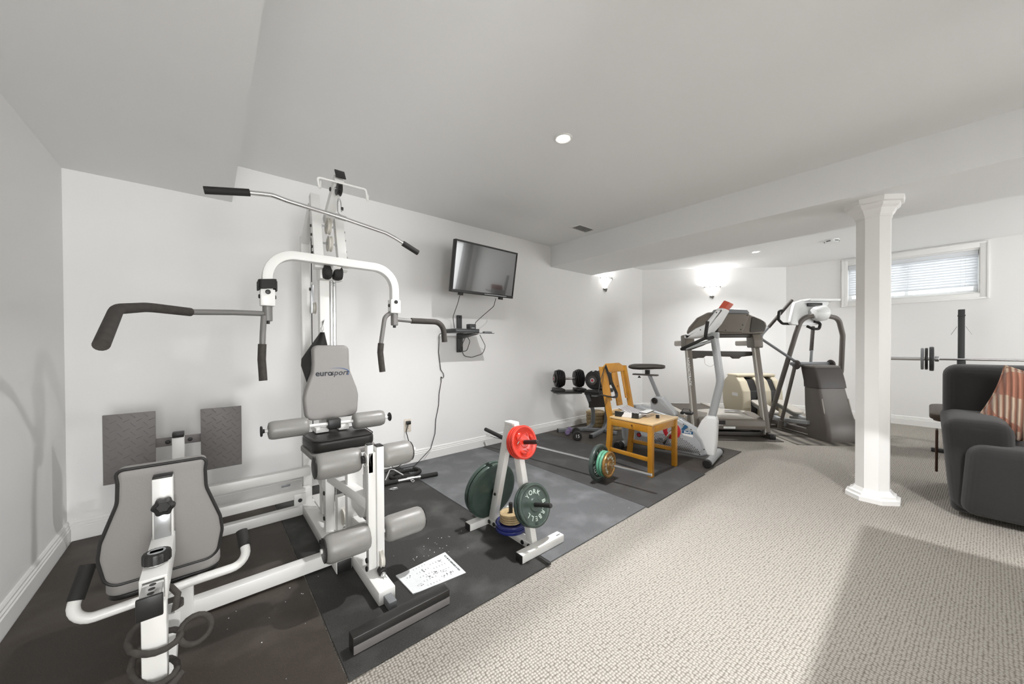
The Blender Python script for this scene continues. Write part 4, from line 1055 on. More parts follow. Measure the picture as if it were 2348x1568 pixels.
def tray(c, ax, z):
    c = Vector((c[0], c[1], z)); ax = vec(ax).normalized()
    t = B(); t.obox(c, (.44, .20, .02), ax, (0, 0, 1), .006); t.o('tray', 'black_plastic', ds, True)
    sd_ = Vector((-ax.y, ax.x, 0))
    for s_ in (-1, 1):
        B().obox(c + ax * s_ * .14 + Vector((0, 0, .025)), (.13, .21, .035), ax, (0, 0, 1), .008).o('cradle', 'black_plastic', ds, True)
    B().obox(c - Vector((0, 0, .02)), (.34, .06, .03), ax, (0, 0, 1), .006).o('support_arm', 'silver', ds, True)
def dumbbell(c, ax, z, label):
    c = Vector((c[0], c[1], z)); ax = vec(ax).normalized()
    t = thing('adjustable_dumbbell', label, 'dumbbell', tuple(c), 0, 'adjustable dumbbells on the stand')
    B().cyl(c - ax * .075, c + ax * .075, .016, 14).o('handle', 'chrome', t, True)
    for s_ in (-1, 1):
        for k in range(6):
            p = c + ax * s_ * (.066 + k * .0205); r = (.095, .108, .116, .12, .116, .106)[k]
            B().lathe([(.02, 0), (r * .93, 0), (r, .003), (r, .0115), (r * .93, .0145), (.02, .0145)], p, ax * s_, 22).o('disc', 'black_plastic', t, True)
        e = c + ax * s_ * .189
        dl = B().lathe([(.055, 0), (.058, .004), (.055, .012), (.042, .014), (.040, .010), (.001, .010)], e, ax * s_, 22).o('dial', 'tread_dark', t, True)
        B().lathe([(.022, .010), (.030, .011), (.028, .014), (.018, .014)], e, ax * s_, 20).o('dial_ring', 'silver', dl, True)
        B().lathe([(.001, .011), (.016, .011), (.015, .016), (.001, .016)], e, ax * s_, 16).o('dial_hub', 'label_red', dl, True)
    B().obox(c + ax * .130 + Vector((0, 0, .112)), (.115, .016, .012), ax, (0, 0, 1), .003).o('scale_strip', 'label_white', t, True)
for c, ax, lab in (((3.555, 3.03), (-.825, .565, 0), 'black dial dumbbell on the stand nearest the wall'), ((3.75, 2.70), (-.98, -.20, 0), 'black dial dumbbell on the stand nearest the pine chair')):
    tray(c, ax, .575); dumbbell(c, ax, .742, lab)
def hexdb(name, c, ax, L, r, m, label, num=None):
    c = vec(c); ax = vec(ax).normalized(); t = thing(name, label, 'dumbbell', tuple(c))
    B().cyl(c - ax * L * .5, c + ax * L * .5, r * .38, 12).o('handle', 'chrome' if m == 'black_rubber' else m, t, True)
    for s_ in (-1, 1):
        hd = B().lathe([(.002, 0), (r * .85, 0), (r, r * .2), (r, L * .24), (r * .85, L * .30), (.002, L * .30)], c + ax * s_ * L * .24, ax * s_, 16).o('head', m, t, True)
        if num and s_ > 0: text('number', num, r * 1.0, 'label_white', hd, c + ax * (L * .54 + .001), tuple(Vector((0, 0, 1)).cross(ax)), (0, 0, 1))
hexdb('dumbbell', (3.495, 2.855, MT + .056), (-.72, -.69, 0), .235, .055, 'black_rubber', 'black round-headed dumbbell on the floor at the stand foot', '15')
hexdb('dumbbell', (3.60, 3.075, MT + .036), (-.85, -.5, 0), .185, .034, 'purple', 'small purple dumbbell on the floor under the stand')
for (px_, py_), n_, nm in (((4.245, 3.12), 4, 'wall'), ((4.335, 2.85), 5, 'bike')):
    z = .008
    for k in range(n_):
        t_ = .054 if nm == 'wall' else .046
        pos = ['bottom', 'second from bottom', 'third from bottom', 'fourth from bottom', 'top'][k if k < n_ - 1 else 4]
        plate('weight_plate', f'tan iron plate, {pos} of the floor pile nearest the ' + ('baseboard' if nm == 'wall' else 'exercise bike'), (px_ + random.uniform(-.006, .006), py_ + random.uniform(-.006, .006), z + t_ / 2), (0, 0, 1), .135, t_ - .001, 'tan_plate', 'tan plates piled behind the dumbbell stand')
        z += t_

# ================================================================== EXERCISE BIKE  (local: +y to the rear, x across)
bi = thing('exercise_bike', 'silver upright exercise bike with mesh-patterned side cover', 'exercise bike', (3.82, 1.39, MT), math.radians(8.57))
SV = 'silver'
ff = B().cyl((-.245, .0, .038), (.265, .0, .038), .036, 22, .004).o('front_foot', SV, bi)
for x0, x1 in ((-.275, -.235), (.255, .292)): B().cyl((x0, 0, .040), (x1, 0, .040), .0395, 22, .006).o('foot_cap', 'black_plastic', ff)
rf = B().cyl((-.24, .88, .045), (.24, .88, .045), .036, 22, .004).o('rear_foot', SV, bi)
for x0, x1 in ((-.30, -.20), (.20, .30)): B().cyl((x0, .88, .049), (x1, .88, .049), .049, 22, .008).o('foot_cap', 'black_plastic', rf)
body = [(.93, .05), (.95, .33), (.92, .42), (.84, .475), (.73, .49), (.62, .475), (.45, .435), (.30, .385), (.14, .30), (.075, .22), (.03, .06), (.10, .03), (.30, .035), (.60, .04)]
sh = B().slab(rpoly(body, .05, 4), lambda u, v, w: (w, u, v), -.062, .062, .03, 4).o('shroud', SV, bi)
inner = [(.87, .085), (.88, .32), (.80, .395), (.62, .41), (.45, .375), (.30, .33), (.165, .245), (.10, .16), (.085, .085)]
sc_ = B().slab(rpoly(inner, .04, 4), lambda u, v, w: (w, u, v), -.066, -.060, .003).o('side_panel', 'bike_grey', sh)
# mesh grille: rows of dark slots
b = B(); k = 0
for i in range(34):
    for j in range(13):
        y = .115 + i * .0165 + (j % 2) * .008; z = .075 + j * .0165
        if z > .085 + (y - .10) * .55 and z > .02: pass
        lim = .09 + (y - .095) * .62 if y < .34 else .24
        if z > lim or y > .60 or (y > .45 and z > .22): continue
        b.box(-.0675, -.0655, y - .0045, y + .0045, z - .0045, z + .0045, 0)
o = b.o('mesh_grille', 'tread_dark', sc_); o['kind'] = 'stuff'
dk = B().lathe([(.045, 0), (.088, .001), (.090, .004), (.086, .007), (.045, .007)], (-.066, .375, .262), (-1, 0, 0), 30).o('crank_disc', 'label_red', bi)
B().lathe([(.001, 0), (.045, 0), (.043, .009), (.001, .009)], (-.066, .375, .262), (-1, 0, 0), 24).o('disc_hub', 'silver', dk)
cr1 = B().beam((-.088, .375, .262), (-.092, .46, .10), .026, .014, (1, 0, 0)).o('crank', 'chrome', bi)
B().box(-.19, -.10, .40, .51, .078, .104, .006).o('pedal', 'black_plastic', cr1)
B().sweep([(-.18, .405, .10), (-.185, .43, .135), (-.18, .49, .135), (-.18, .505, .10)], [(-.012, -.002), (.012, -.002), (.012, .002), (-.012, .002)], up=(1, 0, 0)).o('pedal_strap', 'silver_dark', cr1)
cr2 = B().beam((.088, .375, .262), (.092, .285, .425), .026, .014, (1, 0, 0)).o('crank', 'chrome', bi)
B().cyl((-.09, .375, .262), (.09, .375, .262), .014, 12).o('axle', 'chrome', bi)
pd = B().box(.10, .19, .225, .34, .415, .442, .006).o('pedal', 'black_plastic', cr2)
B().sweep([(.12, .23, .43), (.12, .25, .475), (.12, .31, .475), (.12, .335, .43)], [(-.012, -.002), (.012, -.002), (.012, .002), (-.012, .002)], up=(1, 0, 0)).o('pedal_strap', 'black_plastic', cr2)
# decals on the side panel
lb_ = B().slab([(.17, .252), (.275, .252), (.275, .282), (.17, .282)], lambda u, v, w: (w, u, v), -.0672, -.066, 0).o('decal', 'label_blue', sc_)
RG = (0, -1, 0)
text('decal_lettering', 'BioFit', .030, 'label_white', sc_, (-.0674, .222, .2665), RG, (0, 0, 1), False, bold=.0006, shear=.15)
B().slab([(.17, .222), (.26, .232), (.275, .249), (.17, .249)], lambda u, v, w: (w, u, v), -.0672, -.066, 0).o('decal', 'label_white', sc_)
text('decal_lettering', '150', .036, 'label_dark', sc_, (-.0674, .495, .150), RG, (0, 0, 1), False, bold=.0012, space=1.1)
B().lathe([(.001, 0), (.026, 0), (.026, .001), (.001, .001)], (-.0662, .725, .160), (-1, 0, 0), 20).o('decal', 'label_dark', sc_)
B().slab([(.700, .160), (.725, .138), (.750, .160), (.725, .182)], lambda u, v, w: (w, u, v), -.0682, -.067, 0).o('decal', 'label_red', sc_)
B().slab([(.215, .325), (.25, .285), (.285, .285), (.245, .345)], lambda u, v, w: (w, u, v), -.0672, -.066, 0).o('decal', 'label_blue', sc_)
for y, z in ((.11, .06), (.07, .12), (.26, .345), (.78, .455), (.19, .30)):
    B().lathe([(.001, 0), (.006, 0), (.005, .002), (.001, .002)], (-.0625, y, z), (-1, 0, 0), 10).o('screw', 'black_plastic', sh)
# saddle post cowl, post, saddle
cw = B().slab(rpoly([(.60, .44), (.61, .56), (.56, .605), (.48, .60), (.36, .47), (.33, .40), (.42, .42)], .03, 4), lambda u, v, w: (w, u, v), -.05, .05, .02).o('cowl', SV, bi)
B().lathe([(.012, 0), (.030, .002), (.031, .018), (.024, .024), (.014, .024), (.012, .018), (.001, .018)], (-.05, .555, .56), (-1, 0, 0), 20).o('post_knob', 'black_plastic', cw)
B().beam((0, .512, .55), (0, .632, .83), .052, .028, (0, 1, 0)).o('saddle_post', 'silver_dark', bi)
sdl = B().box(-.03, .03, .54, .815, .822, .838, .004).o('saddle_slide', 'tread_dark', bi)
B().lathe([(.016, 0), (.018, .006), (.008, .012), (.008, .022)], (0, .745, .793), (0, 0, 1), 14).o('slide_knob', 'black_plastic', sdl)
B().box(-.02, .02, .63, .675, .836, .885, .004).o('saddle_clamp', 'black_plastic', sdl)
b = B(); L = []
for t, w, zc, th in ((.47, .028, .925, .018), (.50, .042, .925, .024), (.56, .055, .926, .028), (.64, .085, .922, .032), (.73, .115, .918, .034), (.80, .118, .918, .032), (.835, .095, .918, .024), (.845, .05, .918, .012)):
    L.append([Vector((w * math.cos(2 * PI * k / 18), t, zc + th * math.sin(2 * PI * k / 18) * (1 if math.sin(2 * PI * k / 18) > 0 else 1.0))) for k in range(18)])
b.rings(L); b.o('saddle', 'tread_dark', bi, False, 60)
# nose column, bent stem, console, handlebar
nc = [(.155, .28), (.10, .40), (.055, .455), (-.03, .46), (-.042, .40), (-.035, .20), (-.02, .06), (.05, .05), (.10, .17)]
B().slab(rpoly(nc, .03, 4), lambda u, v, w: (w, u, v), -.058, .058, .03, 4).o('nose_cover', 'white_plastic', bi)
b = B(); P = fillet([(0, .018, .42), (0, -.062, .80), (0, -.05, .90), (0, -.005, 1.26)], .25, 8)
b.sweep(P, lambda i: [(.036 * math.cos(2 * PI * k / 16), .030 * math.sin(2 * PI * k / 16)) for k in range(16)], up=(0, 1, 0)); b.o('stem', 'silver', bi)
B().box(-.032, .032, -.05, .045, 1.225, 1.285, .012).o('stem_head', 'silver', bi)
co = [(-.125, 1.50), (-.10, 1.515), (-.055, 1.515), (.0, 1.44), (.06, 1.36), (.14, 1.325), (.235, 1.255), (.255, 1.235), (.20, 1.225), (.10, 1.235), (.02, 1.275), (-.055, 1.37)]
def conw(v): return .5 + 1.0 * max(0, min(1, (1.52 - v) / .29))
cn = B().slab(rpoly(co, .02, 3), lambda u, v, w: (w, u, v), -.12, .12, .03, 4).o('console', 'white_plastic', bi)
rdv = [(-.060, 1.512), (-.112, 1.500), (-.160, 1.560), (-.110, 1.585)]
B().slab(rpoly(rdv, .008, 2), lambda u, v, w: (w, u, v), -.10, .10, .006).o('book_rest', 'red_flap', cn)
for y, z in ((-.05, 1.47), (.09, 1.31), (.03, 1.285)): B().lathe([(.001, 0), (.006, 0), (.005, .002), (.001, .002)], (-.12, y, z), (-1, 0, 0), 8).o('screw', 'black_plastic', cn)
hb = B()
for s_ in (-1, 1):
    hb = B().tube(fillet([(s_ * .03, .0, 1.235), (s_ * .10, .02, 1.225), (s_ * .19, .03, 1.225), (s_ * .22, .02, 1.27), (s_ * .22, .005, 1.385)], .05, 6), .0155, 14).o('grip_horn', 'black_rubber', bi)
    B().tube(fillet([(s_ * .20, .03, 1.225), (s_ * .21, .15, 1.165), (s_ * .16, .255, 1.12), (s_ * .05, .265, 1.118), (0, .265, 1.118)], .05, 6), .0155, 14).o('grip_loop', 'black_rubber', bi)
B().tube([(0, .02, 1.20), (0, .14, 1.16), (0, .265, 1.118)], .016, 12).o('loop_stay', 'silver', bi)

# ================================================================== TREADMILL  (local: -y front, towards the camera; x across)
tm = thing('treadmill', 'brown-grey motorised treadmill with its front facing the room', 'treadmill', (4.995, 1.655, MT), math.radians(-47))
TG, TD, TL = 'tread_grey', 'tread_dark', 'tread_light'
# base frame
for s_, x in ((-1, -.375), (1, .475)):
    f = B().box(x - .032, x + .032, -.10, .42, 0, .062, .006).o('base_foot', TD, tm)
    B().box(x - .034, x + .034, -.112, -.096, 0, .064, .004).o('foot_cap', 'black_plastic', f)
B().box(-.36, .46, .02, .06, .01, .055, .004).o('base_cross_bar', TD, tm)
# deck with belt and side rails
B().box(-.235, .335, .30, 1.66, .11, .152, .004).o('running_belt', 'belt', tm)
for x0, x1 in ((-.325, -.235), (.335, .425)):
    B().box(x0, x1, .28, 1.70, .085, .165, .012).o('foot_rail', TL, tm)
B().box(-.31, .41, 1.62, 1.70, .06, .115, .01).o('rear_roller_cover', TD, tm)
B().box(-.25, .35, .35, 1.60, .03, .085, .004).o('deck_frame', TD, tm)
for x in (-.28, .38): B().cyl((x - .02, 1.64, .035), (x + .02, 1.64, .035), .034, 16).o('rear_wheel', 'black_rubber', tm)
# motor hood
hd = [(-.015, .085), (-.03, .14), (-.02, .205), (.08, .238), (.20, .262), (.34, .268), (.40, .20), (.40, .085)]
hood = B().slab(rpoly(hd, .02, 3), lambda u, v, w: (w, u, v), -.345, .445, .012, 3).o('motor_hood', TG, tm)
b = B(); L = []
for k in range(13):
    x = -.33 + .76 * k / 12; bow = 1 - ((k - 6) / 6) ** 2
    L.append([Vector((x, .03 - .02 * bow, .205 + .045 * bow)), Vector((x, .34, .262 + .03 * bow)), Vector((x, .34, .25)), Vector((x, .03, .20))])
b.rings(L); b.o('hood_top', TL, hood)
B().box(.06, .24, .17, .22, .292, .297, .002).o('hood_slot', 'silver_dark', hood)
B().box(-.335, .435, -.033, -.026, .095, .10, .001).o('hood_groove', TD, hood)
def fd(name, x0, x1, z0, z1, m, d=.0305): return B().box(x0, x1, -d - .002, -d + .004, z0, z1, 0).o(name, m, hood)
fd('socket_panel', -.13, -.035, .155, .205, 'label_dark', .029)
fd('label', -.125, -.085, .146, .151, 'label_white', .031); fd('label', -.078, -.066, .145, .150, 'label_white', .031)
fd('label', -.055, .015, .105, .146, 'label_white', .0255); fd('label', .015, .085, .105, .136, 'label_white', .0255)
B().tube([(-.10, -.02, .10), (-.15, -.04, .05), (-.25, -.06, .012)], .004, 6).o('power_cord', 'cable', tm)
# leaning uprights
for s_, xb, xt in ((-1, -.372, -.385), (1, .477, .46)):
    pb, pt = Vector((xb, .02, .03)), Vector((xt, .25, 1.145))
    up = B().beam(pb, pt, .078, .062, (0, 1, 0), .012).o('upright', TG, tm)
    B().beam(pb + Vector((-.033, -.015, 0)), pt + Vector((-.033, -.015, 0)), .020, .06, (0, 1, 0), .006).o('upright_trim', TL, up)
    bk_ = B().slab(rpoly([(.16, 1.12), (.34, 1.12), (.36, 1.29), (.20, 1.30), (.17, 1.22)], .02, 3), lambda u, v, w: (w, u, v), xt - .058, xt + .055, .01).o('upright_head', TG, tm)
    B().box(xt - .03, xt + .03, .30, .72, 1.145, 1.222, .02, 3).o('hand_rail', TL, bk_)
    if s_ < 0:
        dirv = (pt - pb).normalized(); c = pb.lerp(pt, .70)
        text('upright_lettering', 'NORDICTRACK', .052, 'label_white', up, c + Vector((-.035, -.052, 0)), tuple(-dirv), (1, 0, 0), False, bold=.0007)
# cross bar between the uprights
cbp = [(-.35, 1.085), (.435, 1.07), (.435, 1.015), (.30, 1.0), (.27, .975), (.20, .975), (.17, 1.0), (-.10, 1.01), (-.15, 1.012), (-.18, .985), (-.25, .985), (-.28, .975), (-.35, .975)]
B().slab(rpoly(cbp, .008, 2), lambda u, v, w: (u, .26 + w, v), 0, .05, .008).o('cross_bar', TD, tm)
# console seen from behind
ck = [(-.41, 1.30), (.545, 1.30), (.60, 1.40), (.595, 1.455), (.54, 1.50), (.41, 1.565), (.375, 1.605), (.13, 1.625), (-.10, 1.60), (-.24, 1.53), (-.36, 1.40)]
def cmap(y0): return lambda u, v, w: (u, y0 + w + (v - 1.30) * .28, v)
cns = B().slab(rpoly(ck, .03, 4), cmap(.20), 0, .09, .025, 3).o('console', TG, tm)
pan = [(-.09, 1.335), (.27, 1.32), (.37, 1.52), (.40, 1.57), (-.06, 1.585)]
B().slab(rpoly(pan, .02, 3), cmap(.20), -.035, .004, .012).o('console_back_panel', TG, cns)
B().slab(rpoly([(.37, 1.32), (.55, 1.335), (.575, 1.41), (.56, 1.47), (.43, 1.54), (.40, 1.44)], .015, 3), cmap(.20), -.008, .004, .003).o('speaker_recess', TD, cns)
B().slab(rpoly([(-.06, 1.585), (.40, 1.572), (.372, 1.625), (.12, 1.645), (-.02, 1.635)], .01, 3), cmap(.20), -.03, .06, .01).o('console_ledge', 'silver_dark', cns)
B().box(-.36, .47, .235, .30, 1.255, 1.30, .01).o('console_base', TD, cns)
for u, v in ((.05, 1.555), (.355, 1.55), (.25, 1.36), (.06, 1.35), (.28, 1.42)):
    p = cmap(.20)(u, v, -.036); B().lathe([(.001, 0), (.008, 0), (.007, .002), (.001, .002)], p, (0, -1, .28), 10).o('screw', 'black_plastic', cns)
B().tube([(-.16, .29, .985), (-.15, .29, .90), (-.08, .29, .86), (-.01, .29, .92), (.0, .29, .99)], .0025, 6, fil=.04).o('safety_cord', 'tread_light', tm)

# ================================================================== ELLIPTICAL TRAINER  (local: -y front)
el = thing('elliptical_trainer', 'dark grey elliptical trainer with white console and tan rear drum', 'elliptical trainer', (5.70, .67, MT), math.radians(-38))
EG, ED, ET = 'ell_grey', 'ell_dark', 'ell_tan'
# front tower: stack of rounded sections
secs = [(.0, -.02, .30, .185), (.06, -.03, .32, .195), (.20, .0, .33, .19), (.40, .07, .35, .185), (.60, .125, .36, .18), (.62, .13, .36, .18)]
def tower(name, secs, m, par=None):
    L = []
    for z, y0, y1, w in secs:
        o_ = rpoly([(-w, y0), (w, y0), (w * .92, y1), (-w * .92, y1)], .035, 4)
        L.append([Vector((u + .02, v, z)) for u, v in o_])
    return B().rings(L).o(name, m, par or el, False, 30)
tw_ = tower('tower', secs, EG)
tower('tower_upper', [(.625, .115, .365, .186), (.70, .13, .37, .186), (.84, .175, .40, .19), (.875, .20, .41, .185)], ED)
tower('tower_top', [(.873, .195, .42, .19), (.89, .20, .43, .185), (.90, .23, .40, .14)], EG)
B().slab(rpoly([(-.065, .565), (.105, .565), (.085, .535), (-.045, .535)], .004, 2), lambda u, v, w: (u, .085 + (v - .40) * .27 + w, v), .016, .024, .001).o('badge', 'label_white', tw_)
b = B(); b.tube(fillet([(-.145, .098, .50), (-.155, .02, .15), (-.12, -.018, .04), (.16, -.018, .03), (.195, .02, .15), (.185, .098, .50)], .05, 5), .007, 8); b.o('tower_trim', 'tread_light', tw_)
# U frame
UF = fillet([(-.285, .78, .03), (-.16, .46, 1.30), (-.12, .42, 1.50), (.06, .36, 1.545)], .14, 7)
B().tube(UF, .029, 14).o('frame_tube', EG, el)
UF = fillet([(.07, .36, 1.545), (.36, .40, 1.50), (.46, .44, 1.28), (.52, .52, .80), (.50, .78, .03)], .14, 7)
B().tube(UF, .029, 14).o('frame_tube', EG, el)
# console
hubp = (.075, .36, 1.56)
B().lathe([(.03, -.085), (.075, -.08), (.098, -.04), (.102, .0), (.098, .05), (.06, .085), (.01, .09)], hubp, (1, -.15, .1), 24).o('console_hub', 'white_plastic', el)
cpan = [(-.27, 1.425), (-.10, 1.40), (.15, 1.42), (.25, 1.62), (.34, 1.715), (.30, 1.745), (-.02, 1.755), (-.14, 1.72), (-.17, 1.66)]
cp = B().slab(rpoly(cpan, .03, 4), lambda u, v, w: (u, .42 + w + (v - 1.42) * .25, v), 0, .055, .016, 3).o('console', 'white_plastic', el)
B().box(-.02, .40, .40, .56, 1.725, 1.755, .012, 3).o('reading_rack', 'white_plastic', cp)
B().box(.0, .20, .455, .475, 1.66, 1.705, .006).o('rack_bracket', 'black_plastic', cp)
for s_, gp in ((0, [(-.08, .47, 1.43), (-.26, .56, 1.44), (-.285, .60, 1.50), (-.275, .60, 1.615), (-.24, .585, 1.62)]), (1, [(-.05, .42, 1.40), (.0, .38, 1.36), (.08, .38, 1.36), (.12, .40, 1.44), (.05, .42, 1.46)])):
    B().tube(fillet(gp, .03, 4), .0165, 10).o('pulse_grip', 'black_rubber', el)
B().box(-.276, -.262, .588, .598, 1.51, 1.60, .002).o('grip_plate', 'steel', el)
# swinging arms
def arm(P, f0, s_=1):
    a_ = B().tube(fillet(P, .05, 5), .0165, 12).o('swing_arm', 'silver_dark', el)
    B().tube(f0, .021, 12).o('foam_grip', 'foam', a_)
arm([(-.145, .47, .93), (-.45, .70, 1.245), (-.43, .70, 1.30), (-.02, .70, 1.76)], [(-.34, .70, 1.40), (-.01, .70, 1.772)])
arm([(.075, .50, .86), (.085, .50, .98), (.20, .60, 1.36)], [(.115, .53, 1.08), (.212, .61, 1.40)])
for x in (-.19, .245):
    B().lathe([(.001, 0), (.055, .002), (.062, .012), (.055, .028), (.001, .032)], (x, .40, .90), (1 if x > 0 else -1, 0, 0), 20).o('pivot_cover', ED, el)
B().cyl((-.26, .42, .91), (.30, .42, .91), .022, 14).o('pivot_axle', 'silver_dark', el)
for x, xb in ((-.205, -.245), (.30, .40)):
    lk = B().tube([(x, .42, .885), (xb, .60, .09)], .021, 12).o('link_arm', EG, el)
    B().cyl((xb + .003, .585, .14), (xb - .004, .615, .03), .031, 14).o('link_sleeve', EG, lk)
# pedal arms and rails
for x in (-.16, .20):
    pr = B().beam((x, .60, .075), (x, 1.45, .33), .05, .06).o('pedal_arm', 'silver', el)
    B().slab(rpoly([(x - .075, .80), (x + .075, .80), (x + .075, 1.20), (x - .075, 1.20)], .04, 4), lambda u, v, w: (u, v, w + .175 + (v - .80) * .30), 0, .03, .008).o('pedal', TL, pr)
    B().beam((x, .25, .18), (x, .95, .10), .06, .045).o('ramp_rail', 'silver', el)
    B().beam((x * .8, .28, .06), (x * .8, 1.30, .05), .07, .06).o('base_rail', EG, el)
B().box(-.30, .34, 1.42, 1.50, 0, .045, .01).o('rear_foot', EG, el)
B().box(-.33, .52, .76, .82, 0, .045, .01).o('mid_foot', EG, el)
# rear flywheel drum
dr = [(1.22, .04), (1.20, .20), (1.22, .45), (1.30, .60), (1.42, .69), (1.55, .69), (1.66, .60), (1.72, .42), (1.70, .20), (1.64, .04)]
for x0, x1 in ((-.335, -.205), (-.075, .12), (.215, .30)):
    d_ = B().slab(rpoly(dr, .05, 4), lambda u, v, w: (w, u, v), x0, x1, .02, 3).o('drum_cover', ET, el)
    if x0 < -.3: B().box(x0 - .004, x0 + .002, 1.33, 1.46, .36, .41, 0).o('badge', 'label_white', d_)
B().slab(rpoly([(1.26, .06), (1.25, .45), (1.34, .62), (1.56, .64), (1.66, .45), (1.62, .06)], .05, 4), lambda u, v, w: (w, u, v), -.33, .295, .01).o('drum_core', 'black_plastic', el)
B().box(-.335, .30, 1.36, 1.60, .655, .70, .02, 3).o('drum_bridge', ET, el)

# ================================================================== TELEVISION, SHELF AND CORDS ON THE LONG WALL
tv = thing('television', 'black flat-screen television tilted down on a wall bracket', 'television', (2.17, 2.985, 1.69), math.radians(2.0))
tvm = Matrix.Rotation(math.radians(10), 4, 'X')      # tilt: top towards the room
def tvbox(name, x0, x1, y0, y1, z0, z1, m, par, bev=.003):
    return B().box(x0, x1, y0, y1, z0, z1, bev, 2, tvm).o(name, m, par)
TW, TH = .400, .495
pnl = tvbox('panel', -TW, TW, .0, .045, 0, TH, 'black_plastic', tv, .006)
tvbox('screen', -TW + .017, TW - .017, -.0012, .003, .028, TH - .016, 'screen', pnl, 0)
for nm_, a_ in (('bezel', (-TW, TW, -.006, .004, TH - .015, TH)), ('bezel', (-TW, TW, -.006, .004, 0, .026)), ('bezel', (-TW, -TW + .016, -.006, .004, .026, TH - .015)), ('bezel', (TW - .016, TW, -.006, .004, .026, TH - .015))):
    tvbox(nm_, *a_, 'black_plastic', pnl, .002)
tvbox('sensor_bar', .0, .30, -.009, -.005, .012, .018, 'silver', pnl, 0)
for x in (-.27, .25): tvbox('stand_socket', x - .022, x + .022, .01, .045, -.024, .002, 'black_plastic', pnl, .003)
B().box(-.10, .10, .05, .075, .14, .36, .004).o('bracket_plate', 'post_black', tv)
B().box(-.03, .03, .06, .355, .22, .27, .004).o('bracket_arm', 'post_black', tv)
B().box(-.09, .09, .345, .361, .12, .38, .004).o('wall_plate', 'post_black', tv)
shf = thing('media_shelf', 'black wall-mounted shelf on a vertical rail under the television', 'shelf', (2.09, YW, 1.10))
B().box(2.062, 2.118, YW - .030, YW - .001, 1.10, 1.505, .004).o('wall_rail', 'post_black', shf, True)
for z in (1.485, 1.12): bolt((2.09, YW - .030, z), (0, -1, 0), shf, .012)
B().slab([(YW - .03, 1.25), (YW - .03, 1.30), (YW - .33, 1.295), (YW - .30, 1.285)], lambda u, v, w: (w, u, v), 2.05, 2.13, .003).o('shelf_bracket', 'post_black', shf, True)
B().box(1.84, 2.31, YW - .36, YW - .04, 1.298, 1.304, .002).o('shelf_plate', 'screen', shf, True)
mb = thing('media_box', 'flat black media player lying on the wall shelf', 'media player', (2.02, YW - .2, 1.3045))
B().box(1.87, 2.16, YW - .30, YW - .09, 1.3045, 1.345, .006).o('case', 'post_black', mb, True)
B().box(1.88, 2.15, YW - .303, YW - .299, 1.322, 1.326, 0).o('front_slot', 'silver_dark', mb, True)
sb_ = thing('small_receiver', 'small dark box standing on the media player', 'receiver', (2.16, YW - .2, 1.346))
B().box(2.08, 2.158, YW - .24, YW - .17, 1.3455, 1.40, .004).o('case', 'post_black', sb_, True)
B().box(2.10, 2.14, YW - .243, YW - .239, 1.355, 1.362, 0).o('display', 'silver', sb_, True)
rm = thing('remote_control', 'slim grey remote control at the shelf edge', 'remote', (2.26, YW - .30, 1.3045))
B().box(2.20, 2.30, YW - .335, YW - .295, 1.3045, 1.322, .005).o('case', 'silver_dark', rm, True)
B().box(2.215, 2.28, YW - .328, YW - .302, 1.3215, 1.3235, .001).o('key_pad', 'silver', rm, True)
def cord(P, label, r=.0035, m='cable', name='cord', f=.05):
    o = B().tube(fillet(P, f, 6), r, 8).o(name, m); recenter(o); return tag(o, label, 'cord')
cord([(1.915, 3.03, 1.70), (1.925, 3.10, 1.60), (1.985, YW - .06, 1.48), (1.99, YW - .08, 1.36)], 'thin black cord dropping from the left of the television to the shelf', f=.04)
cord([(2.36, 3.03, 1.68), (2.37, 3.08, 1.60), (2.26, 3.12, 1.50), (2.17, 3.14, 1.42), (2.165, 3.15, 1.365)], 'black cord curving from the right of the television to the receiver', f=.04)
cord([(2.13, YW - .10, 1.285), (2.20, YW - .06, 1.22), (2.18, YW - .03, 1.12), (2.12, YW - .02, 1.10), (2.125, YW - .03, 1.20), (2.15, YW - .05, 1.27)], 'small black cord loop hanging below the shelf', f=.03)
cord([(2.27, YW - .15, 1.29), (2.41, YW - .06, 1.17), (2.41, YW - .02, 1.08), (2.25, YW - .02, 1.04), (2.13, YW - .02, 1.06), (2.125, YW - .025, 1.20), (2.11, YW - .05, 1.29)], 'wide black cord loop hanging below the shelf', f=.06)
cord([(1.86, YW - .10, 1.315), (1.835, YW - .03, 1.29), (1.838, YW - .012, 1.10), (1.862, YW - .012, .92), (1.895, YW - .012, .875), (1.90, YW - .012, .84), (1.875, YW - .013, .825), (1.862, YW - .014, .86), (1.866, YW - .014, .80), (1.84, YW - .012, .66), (1.835, YW - .012, .55), (1.80, YW - .012, .40), (1.79, YW - .014, .26), (1.72, YW - .05, .12), (1.50, YW - .14, .016), (1.25, YW - .10, .014)], 'long black cord running from the shelf down the wall to the mat', f=.025)
ol = thing('wall_outlet', 'cream wall outlet plate with a black plug in it', 'outlet', (1.494, YW, .32))
pl_ = B().box(1.458, 1.53, YW - .006, YW - .0002, .322, .448, .002).o('cover_plate', 'outlet', ol, True)
for z in (.355, .415): B().box(1.478, 1.510, YW - .0085, YW - .005, z - .017, z + .017, .003).o('socket', 'outlet', pl_, True)
for dx in (-.006, .006): B().box(1.494 + dx - .0015, 1.494 + dx + .0015, YW - .0092, YW - .008, .352, .362, 0).o('slot', 'label_dark', pl_, True)
pg_ = thing('power_plug', 'black power plug and cord pushed into the wall outlet', 'plug', (1.494, YW - .03, .415))
B().box(1.472, 1.516, YW - .040, YW - .009, .398, .432, .006).o('plug_body', 'black_plastic', pg_, True)
